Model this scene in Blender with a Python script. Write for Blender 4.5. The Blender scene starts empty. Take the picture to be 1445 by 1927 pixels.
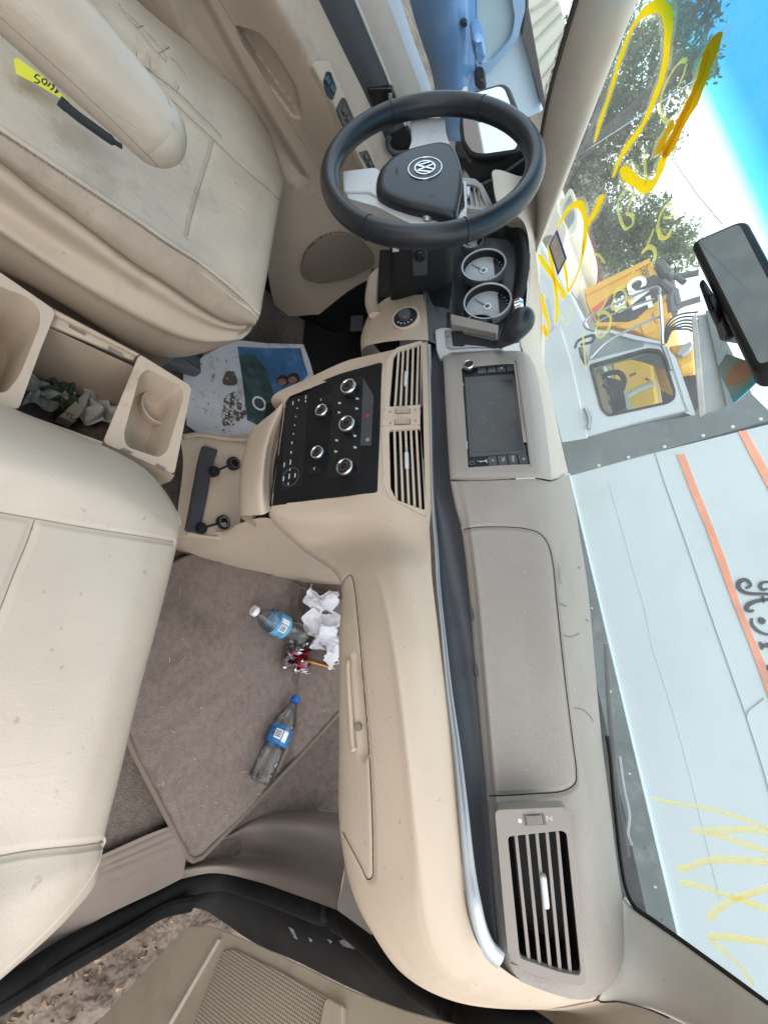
import bpy, bmesh, math, random
import numpy as np
from mathutils import Vector, Matrix
from mathutils.bvhtree import BVHTree
random.seed(7); np.random.seed(7)
R_ = math.radians
SC = bpy.context.scene
COL = SC.collection

# ------------------------------------------------------------------ camera
CAM = (0.404, -0.565, 1.032); YAW, PITCH, ROLL, FPX = 0.45405, 0.61322, -0.25393, 807.42
def basis():
    F = Vector((-math.sin(YAW)*math.cos(PITCH), math.cos(YAW)*math.cos(PITCH), -math.sin(PITCH)))
    R = Vector((math.cos(YAW), math.sin(YAW), 0)); U = R.cross(F)
    c, s = math.cos(ROLL), math.sin(ROLL)
    return c*R+s*U, -s*R+c*U, F
CR, CU, CF = basis(); CC = Vector(CAM)
cd = bpy.data.cameras.new('camera'); cam = bpy.data.objects.new('camera', cd); COL.objects.link(cam)
cd.sensor_fit = 'VERTICAL'; cd.sensor_height = 36; cd.lens = FPX/1927*36; cd.clip_start = .01; cd.clip_end = 2000
# the phone was held in portrait inside a car: picture right = up, picture down = the car's right
cam.matrix_world = Matrix(((CU.x, -CR.x, -CF.x, CC.x), (CU.y, -CR.y, -CF.y, CC.y), (CU.z, -CR.z, -CF.z, CC.z), (0, 0, 0, 1)))
SC.camera = cam

# ------------------------------------------------------------------ light
w = bpy.data.worlds.new('World'); SC.world = w; w.use_nodes = True
nt = w.node_tree; nt.nodes.clear()
SUN_EL, SUN_AZ = 56, 125          # hazy sun high to the right, on the open door side
sky = nt.nodes.new('ShaderNodeTexSky'); sky.sky_type = 'NISHITA'; sky.sun_disc = False
sky.sun_elevation = R_(SUN_EL); sky.sun_rotation = R_(SUN_AZ)
sky.air_density = 1.0; sky.dust_density = 2.0; sky.ozone_density = 1.0
bg = nt.nodes.new('ShaderNodeBackground'); bg.inputs[1].default_value = 0.15
out = nt.nodes.new('ShaderNodeOutputWorld')
cl = nt.nodes.new('ShaderNodeMix'); cl.data_type = 'RGBA'; cl.inputs[0].default_value = .80; cl.inputs[7].default_value = (4.6, 4.85, 5.1, 1)   # thin white cloud over the blue
nt.links.new(sky.outputs[0], cl.inputs[6]); nt.links.new(cl.outputs[2], bg.inputs[0]); nt.links.new(bg.outputs[0], out.inputs[0])
sl = bpy.data.lights.new('sun', 'SUN'); so = bpy.data.objects.new('sun', sl); COL.objects.link(so)
sl.energy = 0.7; sl.angle = R_(60); sl.color = (1, .96, .9)
a, e = R_(SUN_AZ), R_(SUN_EL)
sd = Vector((math.sin(a)*math.cos(e), math.cos(a)*math.cos(e), math.sin(e)))
so.rotation_euler = sd.to_track_quat('Z', 'Y').to_euler()
SC.view_settings.view_transform = 'Standard'; SC.view_settings.look = 'None'
SC.view_settings.exposure = 1.58; SC.view_settings.gamma = 1; SC.view_settings.use_curve_mapping = False
cy = SC.cycles
cy.max_bounces = 8; cy.diffuse_bounces = 4; cy.glossy_bounces = 3; cy.transmission_bounces = 6; cy.transparent_max_bounces = 16
cy.use_denoising = True; cy.sample_clamp_indirect = 6
cy.caustics_reflective = False; cy.caustics_refractive = False

# ------------------------------------------------------------------ geometry helpers
def ray(x, y): return CR*(y-963.5) + CU*(x-722.5) + CF*FPX
def at(x, y, Y=None, X=None, Z=None):
    d = ray(x, y)
    t = (Y-CC.y)/d.y if Y is not None else (X-CC.x)/d.x if X is not None else (Z-CC.z)/d.z
    return CC + d*t
def atY(p): return at(p[0], p[1], Y=p[2])
def atX(p): return at(p[0], p[1], X=p[2])
def atZ(p): return at(p[0], p[1], Z=p[2])
# positions read in enlarged crops of the photograph -> photograph pixels
def crop(ox, oy, s): return lambda x, y: (ox+x/s, oy+y/s)
k1 = crop(0, 0, 2.676); k2 = crop(480, 0, 2.408); k3 = crop(1000, 0, 3.247); k4 = crop(0, 450, 2.676)
k5 = crop(480, 430, 2.408); k6 = crop(1000, 430, 3.247); k7 = crop(0, 880, 2.676); k8 = crop(480, 900, 2.408)
ka = crop(1000, 860, 3.247); kb = crop(0, 1400, 2.676); kc = crop(480, 1400, 2.408); kd = crop(900, 1400, 2.651)
ke = crop(600, 170, 3.284); kf = crop(500, 640, 4.516); kg = crop(800, 560, 5.16); kh = crop(1080, 480, 3.959)
def P(k, *xy): return [k(x, y) for x, y in xy]

class Fr:
    """a plane with its own axes; n = u x v"""
    def __init__(s, o, u, v):
        s.o = Vector(o); s.u = Vector(u).normalized(); s.n = s.u.cross(Vector(v)).normalized(); s.v = s.n.cross(s.u)
    @classmethod
    def pts(c, o, pu, pv): return c(o, Vector(pu)-Vector(o), Vector(pv)-Vector(o))
    def p(s, a, b, h=0): return s.o + s.u*a + s.v*b + s.n*h
    def uv(s, x, y, h=0):
        d = ray(x, y); t = (s.o+s.n*h-CC).dot(s.n)/d.dot(s.n); q = CC+d*t-s.o
        return (q.dot(s.u), q.dot(s.v))
    def uvs(s, l, h=0): return [s.uv(x, y, h) for x, y in l]
    def hit(s, x, y, h=0): return s.p(*s.uv(x, y, h), h)
    def off(s, h, a=0, b=0): return Fr(s.p(a, b, h), s.u, s.v)
    def turn(s, ang):
        c, q = math.cos(ang), math.sin(ang)
        return Fr(s.o, s.u*c+s.v*q, s.v*c-s.u*q)

def rnd(poly, r, n=4):
    """round the corners of a 2-D polygon"""
    o = []; N = len(poly)
    for i in range(N):
        a, b, c = Vector(poly[i-1]), Vector(poly[i]), Vector(poly[(i+1) % N])
        rr = r[i] if isinstance(r, (list, tuple)) else r
        d1, d2 = a-b, c-b
        q = min(rr, d1.length*.49, d2.length*.49)
        p, s = b+d1.normalized()*q, b+d2.normalized()*q
        for k in range(n+1):
            t = k/n; o.append(tuple(p*(1-t)**2+b*2*t*(1-t)+s*t*t))
    return o
def rect(a0, b0, a1, b1, r=0, n=4):
    p = [(a0, b0), (a1, b0), (a1, b1), (a0, b1)]
    return rnd(p, r, n) if r else p
def circ(a, b, r, n=32, ry=None): return [(a+r*math.cos(2*math.pi*i/n), b+(ry or r)*math.sin(2*math.pi*i/n)) for i in range(n)]
def cr(pts, n, closed=False):
    """centripetal Catmull-Rom through pts, n samples per span (tuples or Vectors)"""
    p = [Vector(q) for q in pts]; N = len(p); o = []
    for i in range(N if closed else N-1):
        if closed: a, b, c, d = p[i-1], p[i], p[(i+1) % N], p[(i+2) % N]
        else:
            b, c = p[i], p[i+1]; a = p[i-1] if i else b*2-c; d = p[i+2] if i+2 < N else c*2-b
        t1 = max(1e-5, (b-a).length**.5); t2 = t1+max(1e-5, (c-b).length**.5); t3 = t2+max(1e-5, (d-c).length**.5)
        for k in range(n):
            t = t1+(t2-t1)*k/n
            A1 = a*((t1-t)/t1)+b*(t/t1); A2 = b*((t2-t)/(t2-t1))+c*((t-t1)/(t2-t1)); A3 = c*((t3-t)/(t3-t2))+d*((t-t2)/(t3-t2))
            B1 = A1*((t2-t)/t2)+A2*(t/t2); B2 = A2*((t3-t)/(t3-t1))+A3*((t-t1)/(t3-t1))
            o.append(B1*((t2-t)/(t2-t1))+B2*((t-t1)/(t2-t1)))
    if not closed: o.append(p[-1])
    return o
def offset(poly, d):
    """shift a 2-D polygon inwards (d > 0, counter-clockwise)"""
    N = len(poly); o = []
    ar = sum(poly[i-1][0]*poly[i][1]-poly[i][0]*poly[i-1][1] for i in range(N)); sg = 1 if ar > 0 else -1
    for i in range(N):
        a, b, c = Vector(poly[i-1]), Vector(poly[i]), Vector(poly[(i+1) % N])
        e1 = (b-a); e2 = (c-b)
        n1 = Vector((-e1.y, e1.x)); n2 = Vector((-e2.y, e2.x))
        if n1.length > 0: n1.normalize()
        if n2.length > 0: n2.normalize()
        m = n1+n2
        if m.length < 1e-6: m = n1
        m.normalize(); k = max(.35, m.dot(n1) if n1.length else 1)
        o.append(tuple(b+m*(sg*d/k)))
    return o

class MB:
    def __init__(s): s.v = []; s.f = []
    def add(s, v, f):
        b = len(s.v); s.v += [Vector(q) for q in v]; s.f += [tuple(i+b for i in q) for q in f]; return s
    def prism(s, front, vec):
        n = len(front); vec = Vector(vec); b = [Vector(q)+vec for q in front]
        f = [tuple(range(n)), tuple(range(2*n-1, n-1, -1))]
        f += [(i, n+i, n+(i+1) % n, (i+1) % n) for i in range(n)]
        return s.add(list(front)+b, f)
    def plate(s, fr, poly, h0, h1):
        """2-D outline in a frame, from height h0 up to h1"""
        return s.prism([fr.p(a, b, h1) for a, b in poly], fr.n*(h0-h1))
    def dome(s, fr, poly, h0, h1, r, k=4, scale=False):
        """plate whose upper edge is rounded by r"""
        rings = [[fr.p(a, b, h0) for a, b in poly]]
        for i in range(k+1):
            t = i/k*math.pi/2
            if scale:
                cx = sum(p[0] for p in poly)/len(poly); cy = sum(p[1] for p in poly)/len(poly); f_ = 1-r*(1-math.cos(t))/scale
                q = [(cx+(x-cx)*f_, cy+(y-cy)*f_) for x, y in poly]
            else: q = offset(poly, r*(1-math.cos(t)))
            rings.append([fr.p(a, b, h1-r+r*math.sin(t)) for a, b in q])
        n = len(poly); v = [p for q in rings for p in q]; f = []
        for j in range(len(rings)-1):
            f += [(j*n+i, j*n+(i+1) % n, (j+1)*n+(i+1) % n, (j+1)*n+i) for i in range(n)]
        f.append(tuple(range((len(rings)-1)*n, len(rings)*n))); f.append(tuple(range(n-1, -1, -1)))
        return s.add(v, f)
    def ring(s, fr, po, pi, h0, h1):
        """frame between two loops of the same count"""
        n = len(po)
        v = [fr.p(a, b, h1) for a, b in po]+[fr.p(a, b, h1) for a, b in pi]+[fr.p(a, b, h0) for a, b in po]+[fr.p(a, b, h0) for a, b in pi]
        f = []
        for i in range(n):
            j = (i+1) % n
            f += [(i, j, n+j, n+i), (2*n+i, 3*n+i, 3*n+j, 2*n+j), (i, 2*n+i, 2*n+j, j), (n+i, n+j, 3*n+j, 3*n+i)]
        return s.add(v, f)
    def wall(s, loops, cap=False, closed=True):
        """skin over successive 3-D loops"""
        n = len(loops[0]); v = [p for l in loops for p in l]; f = []
        for j in range(len(loops)-1):
            for i in range(n if closed else n-1):
                k = (i+1) % n; f.append((j*n+i, j*n+k, (j+1)*n+k, (j+1)*n+i))
        if cap: f += [tuple(range(n-1, -1, -1)), tuple(range((len(loops)-1)*n, len(loops)*n))]
        return s.add(v, f)
    def tube(s, pts, r, k=8, flat=1, up=None, cap=True, sq=1):
        p = [Vector(q) for q in pts]; n = len(p); up = Vector(up) if up else None
        loops = []; prev = None
        for i in range(n):
            t = (p[min(i+1, n-1)]-p[max(i-1, 0)]).normalized()
            if up is not None: a = up-t*up.dot(t)
            elif prev is None: a = t.orthogonal()
            else: a = prev-t*prev.dot(t)
            if a.length < 1e-6: a = t.orthogonal()
            a.normalize(); prev = a; b = t.cross(a)
            rr = r[i] if isinstance(r, (list, tuple)) else r
            pw = lambda q: math.copysign(abs(q)**sq, q)
            loops.append([p[i]+a*(rr*flat*pw(math.cos(2*math.pi*j/k)))+b*(rr*pw(math.sin(2*math.pi*j/k))) for j in range(k)])
        return s.wall(loops, cap)
    def lathe(s, fr, prof, n=32, cap=True):
        """prof: (radius, height) along fr.n"""
        return s.wall([[fr.p(r*math.cos(2*math.pi*i/n), r*math.sin(2*math.pi*i/n), h) for i in range(n)] for r, h in prof], cap)
    def grid(s, rows):
        n = len(rows[0]); m = len(rows)
        return s.add([p for r in rows for p in r], [(j*n+i, j*n+i+1, (j+1)*n+i+1, (j+1)*n+i) for j in range(m-1) for i in range(n-1)])
    def patch(s, rows, nu=8, nv=8):
        """Catmull-Rom surface through a grid of points"""
        a = [cr(r, nu) for r in rows]
        c = [cr([r[i] for r in a], nv) for i in range(len(a[0]))]
        return s.grid([[c[i][j] for i in range(len(c))] for j in range(len(c[0]))])
    def strip(s, a, b): return s.grid([a, b])
    def bvh(s): return BVHTree.FromPolygons(s.v, s.f)
    def normals(s):
        N = np.zeros((len(s.v), 3)); V = np.array([tuple(q) for q in s.v])
        for q in s.f:
            if len(q) > 4: continue
            n = np.cross(V[q[2]]-V[q[0]], V[q[-1]]-V[q[1]]); N[list(q)] += n
        l = np.linalg.norm(N, axis=1); l[l == 0] = 1
        return V, N/l[:, None]
    def carve(s, lines, w=.002, d=.003, power=1.0):
        """press seams into the surface along 3-D polylines (d < 0 raises)"""
        V, N = s.normals(); C = np.array(tuple(CC))
        sg = np.sign(np.einsum('ij,ij->i', N, C-V)); sg[sg == 0] = 1; N = N*sg[:, None]
        D = np.full(len(V), 1e9)
        for L in lines:
            Q = np.array([tuple(q) for q in L])
            for a, b in zip(Q[:-1], Q[1:]):
                e = b-a; l2 = e@e
                if l2 == 0: continue
                t = np.clip((V-a)@e/l2, 0, 1); D = np.minimum(D, np.linalg.norm(V-(a+t[:, None]*e), axis=1))
        k = np.clip(1-(D/w)**2, 0, 1)**power
        V = V-N*(d*k)[:, None]; s.v = [Vector(q) for q in V]; return s
    def build(s, name, mat, parent=None, bevel=0, seg=2, smooth=None, solid=0, sub=0, weld=0, ang=35):
        me = bpy.data.meshes.new(name); me.from_pydata([tuple(q) for q in s.v], [], s.f); me.update()
        if weld:
            bm = bmesh.new(); bm.from_mesh(me); bmesh.ops.remove_doubles(bm, verts=bm.verts, dist=weld)
            bmesh.ops.recalc_face_normals(bm, faces=bm.faces); bm.to_mesh(me); bm.free()
        o = bpy.data.objects.new(name, me); COL.objects.link(o)
        for m in (mat if isinstance(mat, list) else [mat]): me.materials.append(m)
        if solid:
            md = o.modifiers.new('s', 'SOLIDIFY'); md.thickness = solid; md.offset = 0
        if sub:
            md = o.modifiers.new('u', 'SUBSURF'); md.levels = md.render_levels = sub
        if bevel:
            md = o.modifiers.new('b', 'BEVEL'); md.width = bevel; md.segments = seg; md.limit_method = 'ANGLE'; md.angle_limit = R_(ang); md.harden_normals = True
        if smooth is None: smooth = True
        if smooth:
            for p in me.polygons: p.use_smooth = True
            if not bevel and ang < 180:
                try: me.set_sharp_from_angle(angle=R_(ang))
                except Exception: pass
        if parent is not None:
            o.parent = parent
            if parent.type == 'EMPTY': o.matrix_parent_inverse = Matrix.Translation(-parent.location)
        return o

def thing(name, label, cat, loc, group=None):
    o = bpy.data.objects.new(name, None); COL.objects.link(o); o.location = loc; o.empty_display_size = .05
    o['label'] = label; o['category'] = cat
    if group: o['group'] = group
    return o
def tag(o, label=None, cat=None, group=None, kind=None):
    if label: o['label'] = label
    if cat: o['category'] = cat
    if group: o['group'] = group
    if kind: o['kind'] = kind
    return o
def drape(bvh, l, lift=0, n=0, fallback=None):
    """photo points onto a surface already built"""
    if n: l = [tuple(q) for q in cr(l, n)]
    o = []
    for x, y in l:
        d = ray(x, y).normalized(); h = bvh.ray_cast(CC, d)
        if h[0] is None:
            if o: o.append(o[-1].copy())
            continue
        nn = h[1] if h[1].dot(d) < 0 else -h[1]
        o.append(h[0]+nn*lift)
    return o

def seam_line(pts, r, m, par, name='seam', flat=.5):
    return MB().tube(pts, r, 6, flat=flat).build(name, m, par)
def press(mb, poly, vec, soft):
    """push the part of a surface seen inside a photo outline along vec, with a shoulder soft pixels wide"""
    vec = Vector(vec); E_ = list(zip(poly, poly[1:]+poly[:1]))
    x0, x1 = min(p[0] for p in poly), max(p[0] for p in poly); y0, y1 = min(p[1] for p in poly), max(p[1] for p in poly)
    for i, v in enumerate(mb.v):
        d = v-CC; z = d.dot(CF); x, y = 722.5+FPX*d.dot(CU)/z, 963.5+FPX*d.dot(CR)/z
        if x < x0 or x > x1 or y < y0 or y > y1 or not pip(x, y, poly): continue
        m = 1e9
        for (ax, ay), (bx, by) in E_:
            ex, ey = bx-ax, by-ay; t = max(0, min(1, ((x-ax)*ex+(y-ay)*ey)/(ex*ex+ey*ey+1e-9))); m = min(m, math.hypot(x-ax-ex*t, y-ay-ey*t))
        k = min(1, m/soft); k = k*k*(3-2*k); mb.v[i] = v+vec*k
    return mb
def px_cut(mb, poly):
    keep = []
    for q in mb.f:
        c = sum((mb.v[i] for i in q), Vector())/len(q); d = c-CC; z = d.dot(CF)
        if pip(722.5+FPX*d.dot(CU)/z, 963.5+FPX*d.dot(CR)/z, poly): continue
        keep.append(q)
    mb.f = keep; return mb
def text_geo(txt, size=1, align='CENTER', shear=0, spacing=1, bold=0):
    c = bpy.data.curves.new('t', 'FONT'); c.body = txt; c.size = size; c.align_x = align; c.align_y = 'CENTER'; c.shear = shear; c.space_character = spacing; c.offset = bold
    o = bpy.data.objects.new('t', c); COL.objects.link(o)
    dg = bpy.context.evaluated_depsgraph_get(); me = o.evaluated_get(dg).to_mesh()
    v = [tuple(q.co) for q in me.vertices]; f = [tuple(p.vertices) for p in me.polygons]
    o.evaluated_get(dg).to_mesh_clear(); bpy.data.objects.remove(o); bpy.data.curves.remove(c)
    return v, f
def add_text(mb, fr, txt, size, a=0, b=0, h=.0004, sx=1, **k):
    v, f = text_geo(txt, size, **k)
    return mb.add([fr.p(a+x*sx, b+y, h) for x, y, z in v], f)

# ------------------------------------------------------------------ materials
def mat(name, col, rough=.5, metal=0, spec=.5, bump=0, bscale=400, vary=0, vscale=6, dirt=None, dscale=9, damt=.5, coat=0, sheen=0, rvary=0, bdist=.001, speck=None, wrinkle=0):
    m = bpy.data.materials.new(name); m.use_nodes = True; t = m.node_tree; b = t.nodes['Principled BSDF']
    b.inputs['Roughness'].default_value = rough; b.inputs['Metallic'].default_value = metal
    b.inputs['Specular IOR Level'].default_value = spec; b.inputs['Coat Weight'].default_value = coat
    b.inputs['Sheen Weight'].default_value = sheen
    b.inputs['Base Color'].default_value = (*col, 1)
    if vary or dirt or bump or rvary or speck:
        tc = t.nodes.new('ShaderNodeTexCoord'); co = tc.outputs['Object']
    last = None
    def noise(sc, det=4, ro=.6):
        n = t.nodes.new('ShaderNodeTexNoise'); n.inputs['Scale'].default_value = sc; n.inputs['Detail'].default_value = det; n.inputs['Roughness'].default_value = ro
        t.links.new(co, n.inputs['Vector']); return n
    if vary:
        n = noise(vscale); r = t.nodes.new('ShaderNodeValToRGB')
        r.color_ramp.elements[0].position = .3; r.color_ramp.elements[1].position = .7
        r.color_ramp.elements[0].color = (*[c*(1-vary) for c in col], 1); r.color_ramp.elements[1].color = (*[min(1, c*(1+vary*.6)) for c in col], 1)
        t.links.new(n.outputs[0], r.inputs[0]); last = r.outputs[0]
    if dirt:
        n = noise(dscale, 8, .7); r = t.nodes.new('ShaderNodeValToRGB'); r.color_ramp.elements[0].position = .55; r.color_ramp.elements[1].position = .75
        r.color_ramp.elements[0].color = (0, 0, 0, 1); r.color_ramp.elements[1].color = (damt, damt, damt, 1)
        t.links.new(n.outputs[0], r.inputs[0])
        x = t.nodes.new('ShaderNodeMix'); x.data_type = 'RGBA'; t.links.new(r.outputs[0], x.inputs[0])
        if last: t.links.new(last, x.inputs[6])
        else: x.inputs[6].default_value = (*col, 1)
        x.inputs[7].default_value = (*dirt, 1); last = x.outputs[2]
    if speck:   # sparse specks of dust and grit
        n = noise(speck[1], 2, .5); r = t.nodes.new('ShaderNodeValToRGB'); r.color_ramp.elements[0].position = .70; r.color_ramp.elements[1].position = .76
        r.color_ramp.elements[1].color = (speck[2],)*3+(1,)
        t.links.new(n.outputs[0], r.inputs[0]); x = t.nodes.new('ShaderNodeMix'); x.data_type = 'RGBA'; t.links.new(r.outputs[0], x.inputs[0])
        if last: t.links.new(last, x.inputs[6])
        else: x.inputs[6].default_value = (*col, 1)
        x.inputs[7].default_value = (*speck[0], 1); last = x.outputs[2]
    if last: t.links.new(last, b.inputs['Base Color'])
    if rvary:
        n = noise(vscale*2.3, 6); mr = t.nodes.new('ShaderNodeMapRange'); mr.inputs[3].default_value = max(0, rough-rvary); mr.inputs[4].default_value = min(1, rough+rvary)
        t.links.new(n.outputs[0], mr.inputs[0]); t.links.new(mr.outputs[0], b.inputs['Roughness'])
    if bump:
        n = noise(bscale, 3, .55); bp = t.nodes.new('ShaderNodeBump'); bp.inputs['Strength'].default_value = bump; bp.inputs['Distance'].default_value = bdist
        t.links.new(n.outputs[0], bp.inputs['Height']); t.links.new(bp.outputs[0], b.inputs['Normal'])
        if wrinkle:
            mp = t.nodes.new('ShaderNodeMapping'); mp.inputs['Scale'].default_value = (1, .45, 1); t.links.new(co, mp.inputs[0])
            n2 = noise(38, 5, .62); t.links.new(mp.outputs[0], n2.inputs['Vector']); n2.inputs['Distortion'].default_value = 1.2
            b2 = t.nodes.new('ShaderNodeBump'); b2.inputs['Strength'].default_value = wrinkle; b2.inputs['Distance'].default_value = .004
            t.links.new(n2.outputs[0], b2.inputs['Height']); t.links.new(b2.outputs[0], bp.inputs['Normal'])
    return m
def glass(name, tint=(1, 1, 1), refl=.08, rough=.02, ramp=None, haze=0):
    m = bpy.data.materials.new(name); m.use_nodes = True; t = m.node_tree; t.nodes.clear()
    o = t.nodes.new('ShaderNodeOutputMaterial'); tr = t.nodes.new('ShaderNodeBsdfTransparent'); gl = t.nodes.new('ShaderNodeBsdfGlossy'); mx = t.nodes.new('ShaderNodeMixShader')
    lw = t.nodes.new('ShaderNodeFresnel'); lw.inputs[0].default_value = 1.35
    mu = t.nodes.new('ShaderNodeMath'); mu.operation = 'MULTIPLY'; mu.inputs[1].default_value = refl
    tr.inputs[0].default_value = (*tint, 1); gl.inputs['Roughness'].default_value = rough
    t.links.new(lw.outputs[0], mu.inputs[0]); t.links.new(mu.outputs[0], mx.inputs[0])
    t.links.new(tr.outputs[0], mx.inputs[1]); t.links.new(gl.outputs[0], mx.inputs[2]); t.links.new(mx.outputs[0], o.inputs[0])
    if ramp:   # tint that deepens with height: the sun band at the top of a windscreen
        tc = t.nodes.new('ShaderNodeTexCoord'); sp = t.nodes.new('ShaderNodeSeparateXYZ'); mr = t.nodes.new('ShaderNodeMapRange'); r = t.nodes.new('ShaderNodeValToRGB')
        t.links.new(tc.outputs['Object'], sp.inputs[0]); t.links.new(sp.outputs[2], mr.inputs[0])
        mr.inputs[1].default_value = ramp[0]; mr.inputs[2].default_value = ramp[1]
        r.color_ramp.elements[0].color = (*tint, 1); r.color_ramp.elements[1].color = (*ramp[2], 1)
        k = r.color_ramp.elements.new(.45); k.color = (.06, .52, .70, 1)
        t.links.new(mr.outputs[0], r.inputs[0]); t.links.new(r.outputs[0], tr.inputs[0])
    if haze:   # pale scatter mixed in: dust film and glare veil on panes, haze in plastic
        df = t.nodes.new('ShaderNodeBsdfDiffuse'); tl = t.nodes.new('ShaderNodeBsdfTranslucent'); m2 = t.nodes.new('ShaderNodeMixShader'); m3 = t.nodes.new('ShaderNodeMixShader')
        df.inputs[0].default_value = tl.inputs[0].default_value = (.85, .87, .86, 1); m2.inputs[0].default_value = .6
        n = t.nodes.new('ShaderNodeTexNoise'); n.inputs['Scale'].default_value = 7; n.inputs['Detail'].default_value = 9; n.inputs['Roughness'].default_value = .7
        tc2 = t.nodes.new('ShaderNodeTexCoord'); t.links.new(tc2.outputs['Object'], n.inputs['Vector'])
        mr2 = t.nodes.new('ShaderNodeMapRange'); mr2.inputs[1].default_value = .3; mr2.inputs[2].default_value = .75; mr2.inputs[3].default_value = haze*.6; mr2.inputs[4].default_value = haze*1.5
        t.links.new(n.outputs[0], mr2.inputs[0]); t.links.new(mr2.outputs[0], m3.inputs[0]); t.links.new(df.outputs[0], m2.inputs[1]); t.links.new(tl.outputs[0], m2.inputs[2])
        t.links.new(mx.outputs[0], m3.inputs[1]); t.links.new(m2.outputs[0], m3.inputs[2]); t.links.new(m3.outputs[0], o.inputs[0])
    return m
TAN = (.50, .40, .305)
M = {
 'tan': mat('tan_plastic', TAN, .5, spec=.4, bump=.2, bscale=700, vary=.07, vscale=5, dirt=(.32, .25, .18), dscale=7, damt=.42, rvary=.1, speck=((.22, .17, .12), 110, .35)),
 'tan_door': mat('door_tan_plastic', (.44, .36, .28), .6, spec=.3, bump=.15, bscale=700, vary=.08, vscale=3, dirt=(.2, .15, .11), dscale=8, damt=.55, speck=((.15, .11, .08), 90, .4)),
 'tan_soft': mat('console_tan_plastic', (.50, .405, .31), .55, spec=.35, bump=.08, bscale=800, vary=.05, vscale=4, dirt=(.25, .19, .13), dscale=11, damt=.5, speck=((.15, .11, .08), 95, .4)),
 'taupe': mat('taupe_grained_plastic', (.275, .24, .21), .5, spec=.4, bump=.8, bscale=420, vary=.09, vscale=7, bdist=.0009, dirt=(.34, .31, .28), dscale=9, damt=.35, rvary=.1, speck=((.5, .47, .42), 170, .35)),
 'taupe_fine': mat('taupe_smooth_plastic', (.29, .253, .222), .48, spec=.4, bump=.08, bscale=900, vary=.04, vscale=4),
 'top': mat('dash_top_beige', (.45, .40, .345), .6, spec=.35, bump=.2, bscale=600, vary=.08, vscale=7, dirt=(.34, .30, .25), dscale=11, damt=.4, speck=((.25, .2, .16), 150, .3)),
 'charcoal': mat('charcoal_plastic', (.055, .058, .066), .38, spec=.5, bump=.15, bscale=900, vary=.15, vscale=8),
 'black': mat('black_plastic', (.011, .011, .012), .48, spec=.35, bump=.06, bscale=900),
 'satin_black': mat('satin_black_panel', (.009, .009, .010), .5, spec=.25, bump=.08, bscale=1200, vary=.2, vscale=30),
 'black_gloss': mat('black_gloss', (.012, .012, .014), .12, spec=.5),
 'rubber': mat('black_rubber', (.012, .012, .013), .55, spec=.4, vary=.3, vscale=20, dirt=(.05, .045, .04), dscale=14, damt=.4, bump=.2, bscale=120),
 'leather_black': mat('black_leather', (.016, .019, .024), .36, spec=.5, bump=.25, bscale=420, vary=.2, vscale=12, bdist=.0006),
 'chrome': mat('chrome', (.75, .75, .76), .12, 1),
 'silver': mat('satin_silver', (.33, .335, .345), .36, .85, bump=.03, bscale=600, rvary=.08),
 'silver_paint': mat('silver_paint', (.55, .55, .54), .4, .2, spec=.5, dirt=(.25, .22, .19), dscale=20, damt=.3),
 'cream': mat('cream_leather', (.46, .40, .328), .36, spec=.42, bump=.3, bscale=330, vary=.08, vscale=7, dirt=(.34, .28, .21), dscale=8, damt=.35, bdist=.001, wrinkle=.16, rvary=.1, speck=((.18, .14, .10), 75, .35)),
 'cream2': mat('worn_cream_leather', (.50, .43, .34), .38, spec=.42, bump=.3, bscale=330, vary=.14, vscale=8, dirt=(.24, .18, .125), dscale=9, damt=.62, bdist=.0012, wrinkle=.38, rvary=.12, speck=((.14, .11, .08), 80, .4)),
 'carpet': mat('brown_grey_carpet', (.15, .12, .103), .95, spec=.1, bump=1.0, bscale=260, vary=.28, vscale=70, dirt=(.26, .21, .16), dscale=12, damt=.35, sheen=.3, bdist=.004),
 'mat': mat('brown_grey_mat', (.215, .172, .15), .95, spec=.1, bump=.9, bscale=330, vary=.22, vscale=70, dirt=(.10, .078, .062), dscale=5.5, damt=.6, sheen=.3, bdist=.003),
 'mat_edge': mat('mat_binding', (.18, .145, .12), .9, spec=.1, bump=.5, bscale=500),
 'grey_trim': mat('grey_plastic', (.10, .10, .105), .5, vary=.1),
 'lens': glass('clear_lens', (1, 1, 1), .8, .03),
 'white': mat('white_paint', (.8, .8, .8), .5),
 'jamb': mat('jamb_black', (.010, .010, .010), .75, spec=.2, vary=.4, vscale=12, dirt=(.035, .03, .028), dscale=18, damt=.5, bump=.3, bscale=80),
 'cream3': mat('dark_cream_leather', (.40, .325, .245), .45, spec=.35, bump=.3, bscale=330, vary=.16, vscale=9, dirt=(.17, .12, .085), dscale=7, damt=.6, bdist=.001, wrinkle=.4),  # darker, browner base than the cushion top, with dirt blotches
 'gap': mat('dark_gap', (.03, .027, .025), .8, spec=.1), 'thread': mat('seam_thread', (.26, .21, .16), .8, spec=.1),
 'mark': mat('pale_print', (.62, .62, .6), .5),
 'red': mat('red_mark', (.5, .03, .02), .5),
 'brown_plastic': mat('kick_panel_brown', (.23, .188, .16), .5, spec=.35, vary=.12, vscale=6, dirt=(.3, .25, .2), dscale=14, damt=.35, bump=.15, bscale=500),
}
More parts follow.
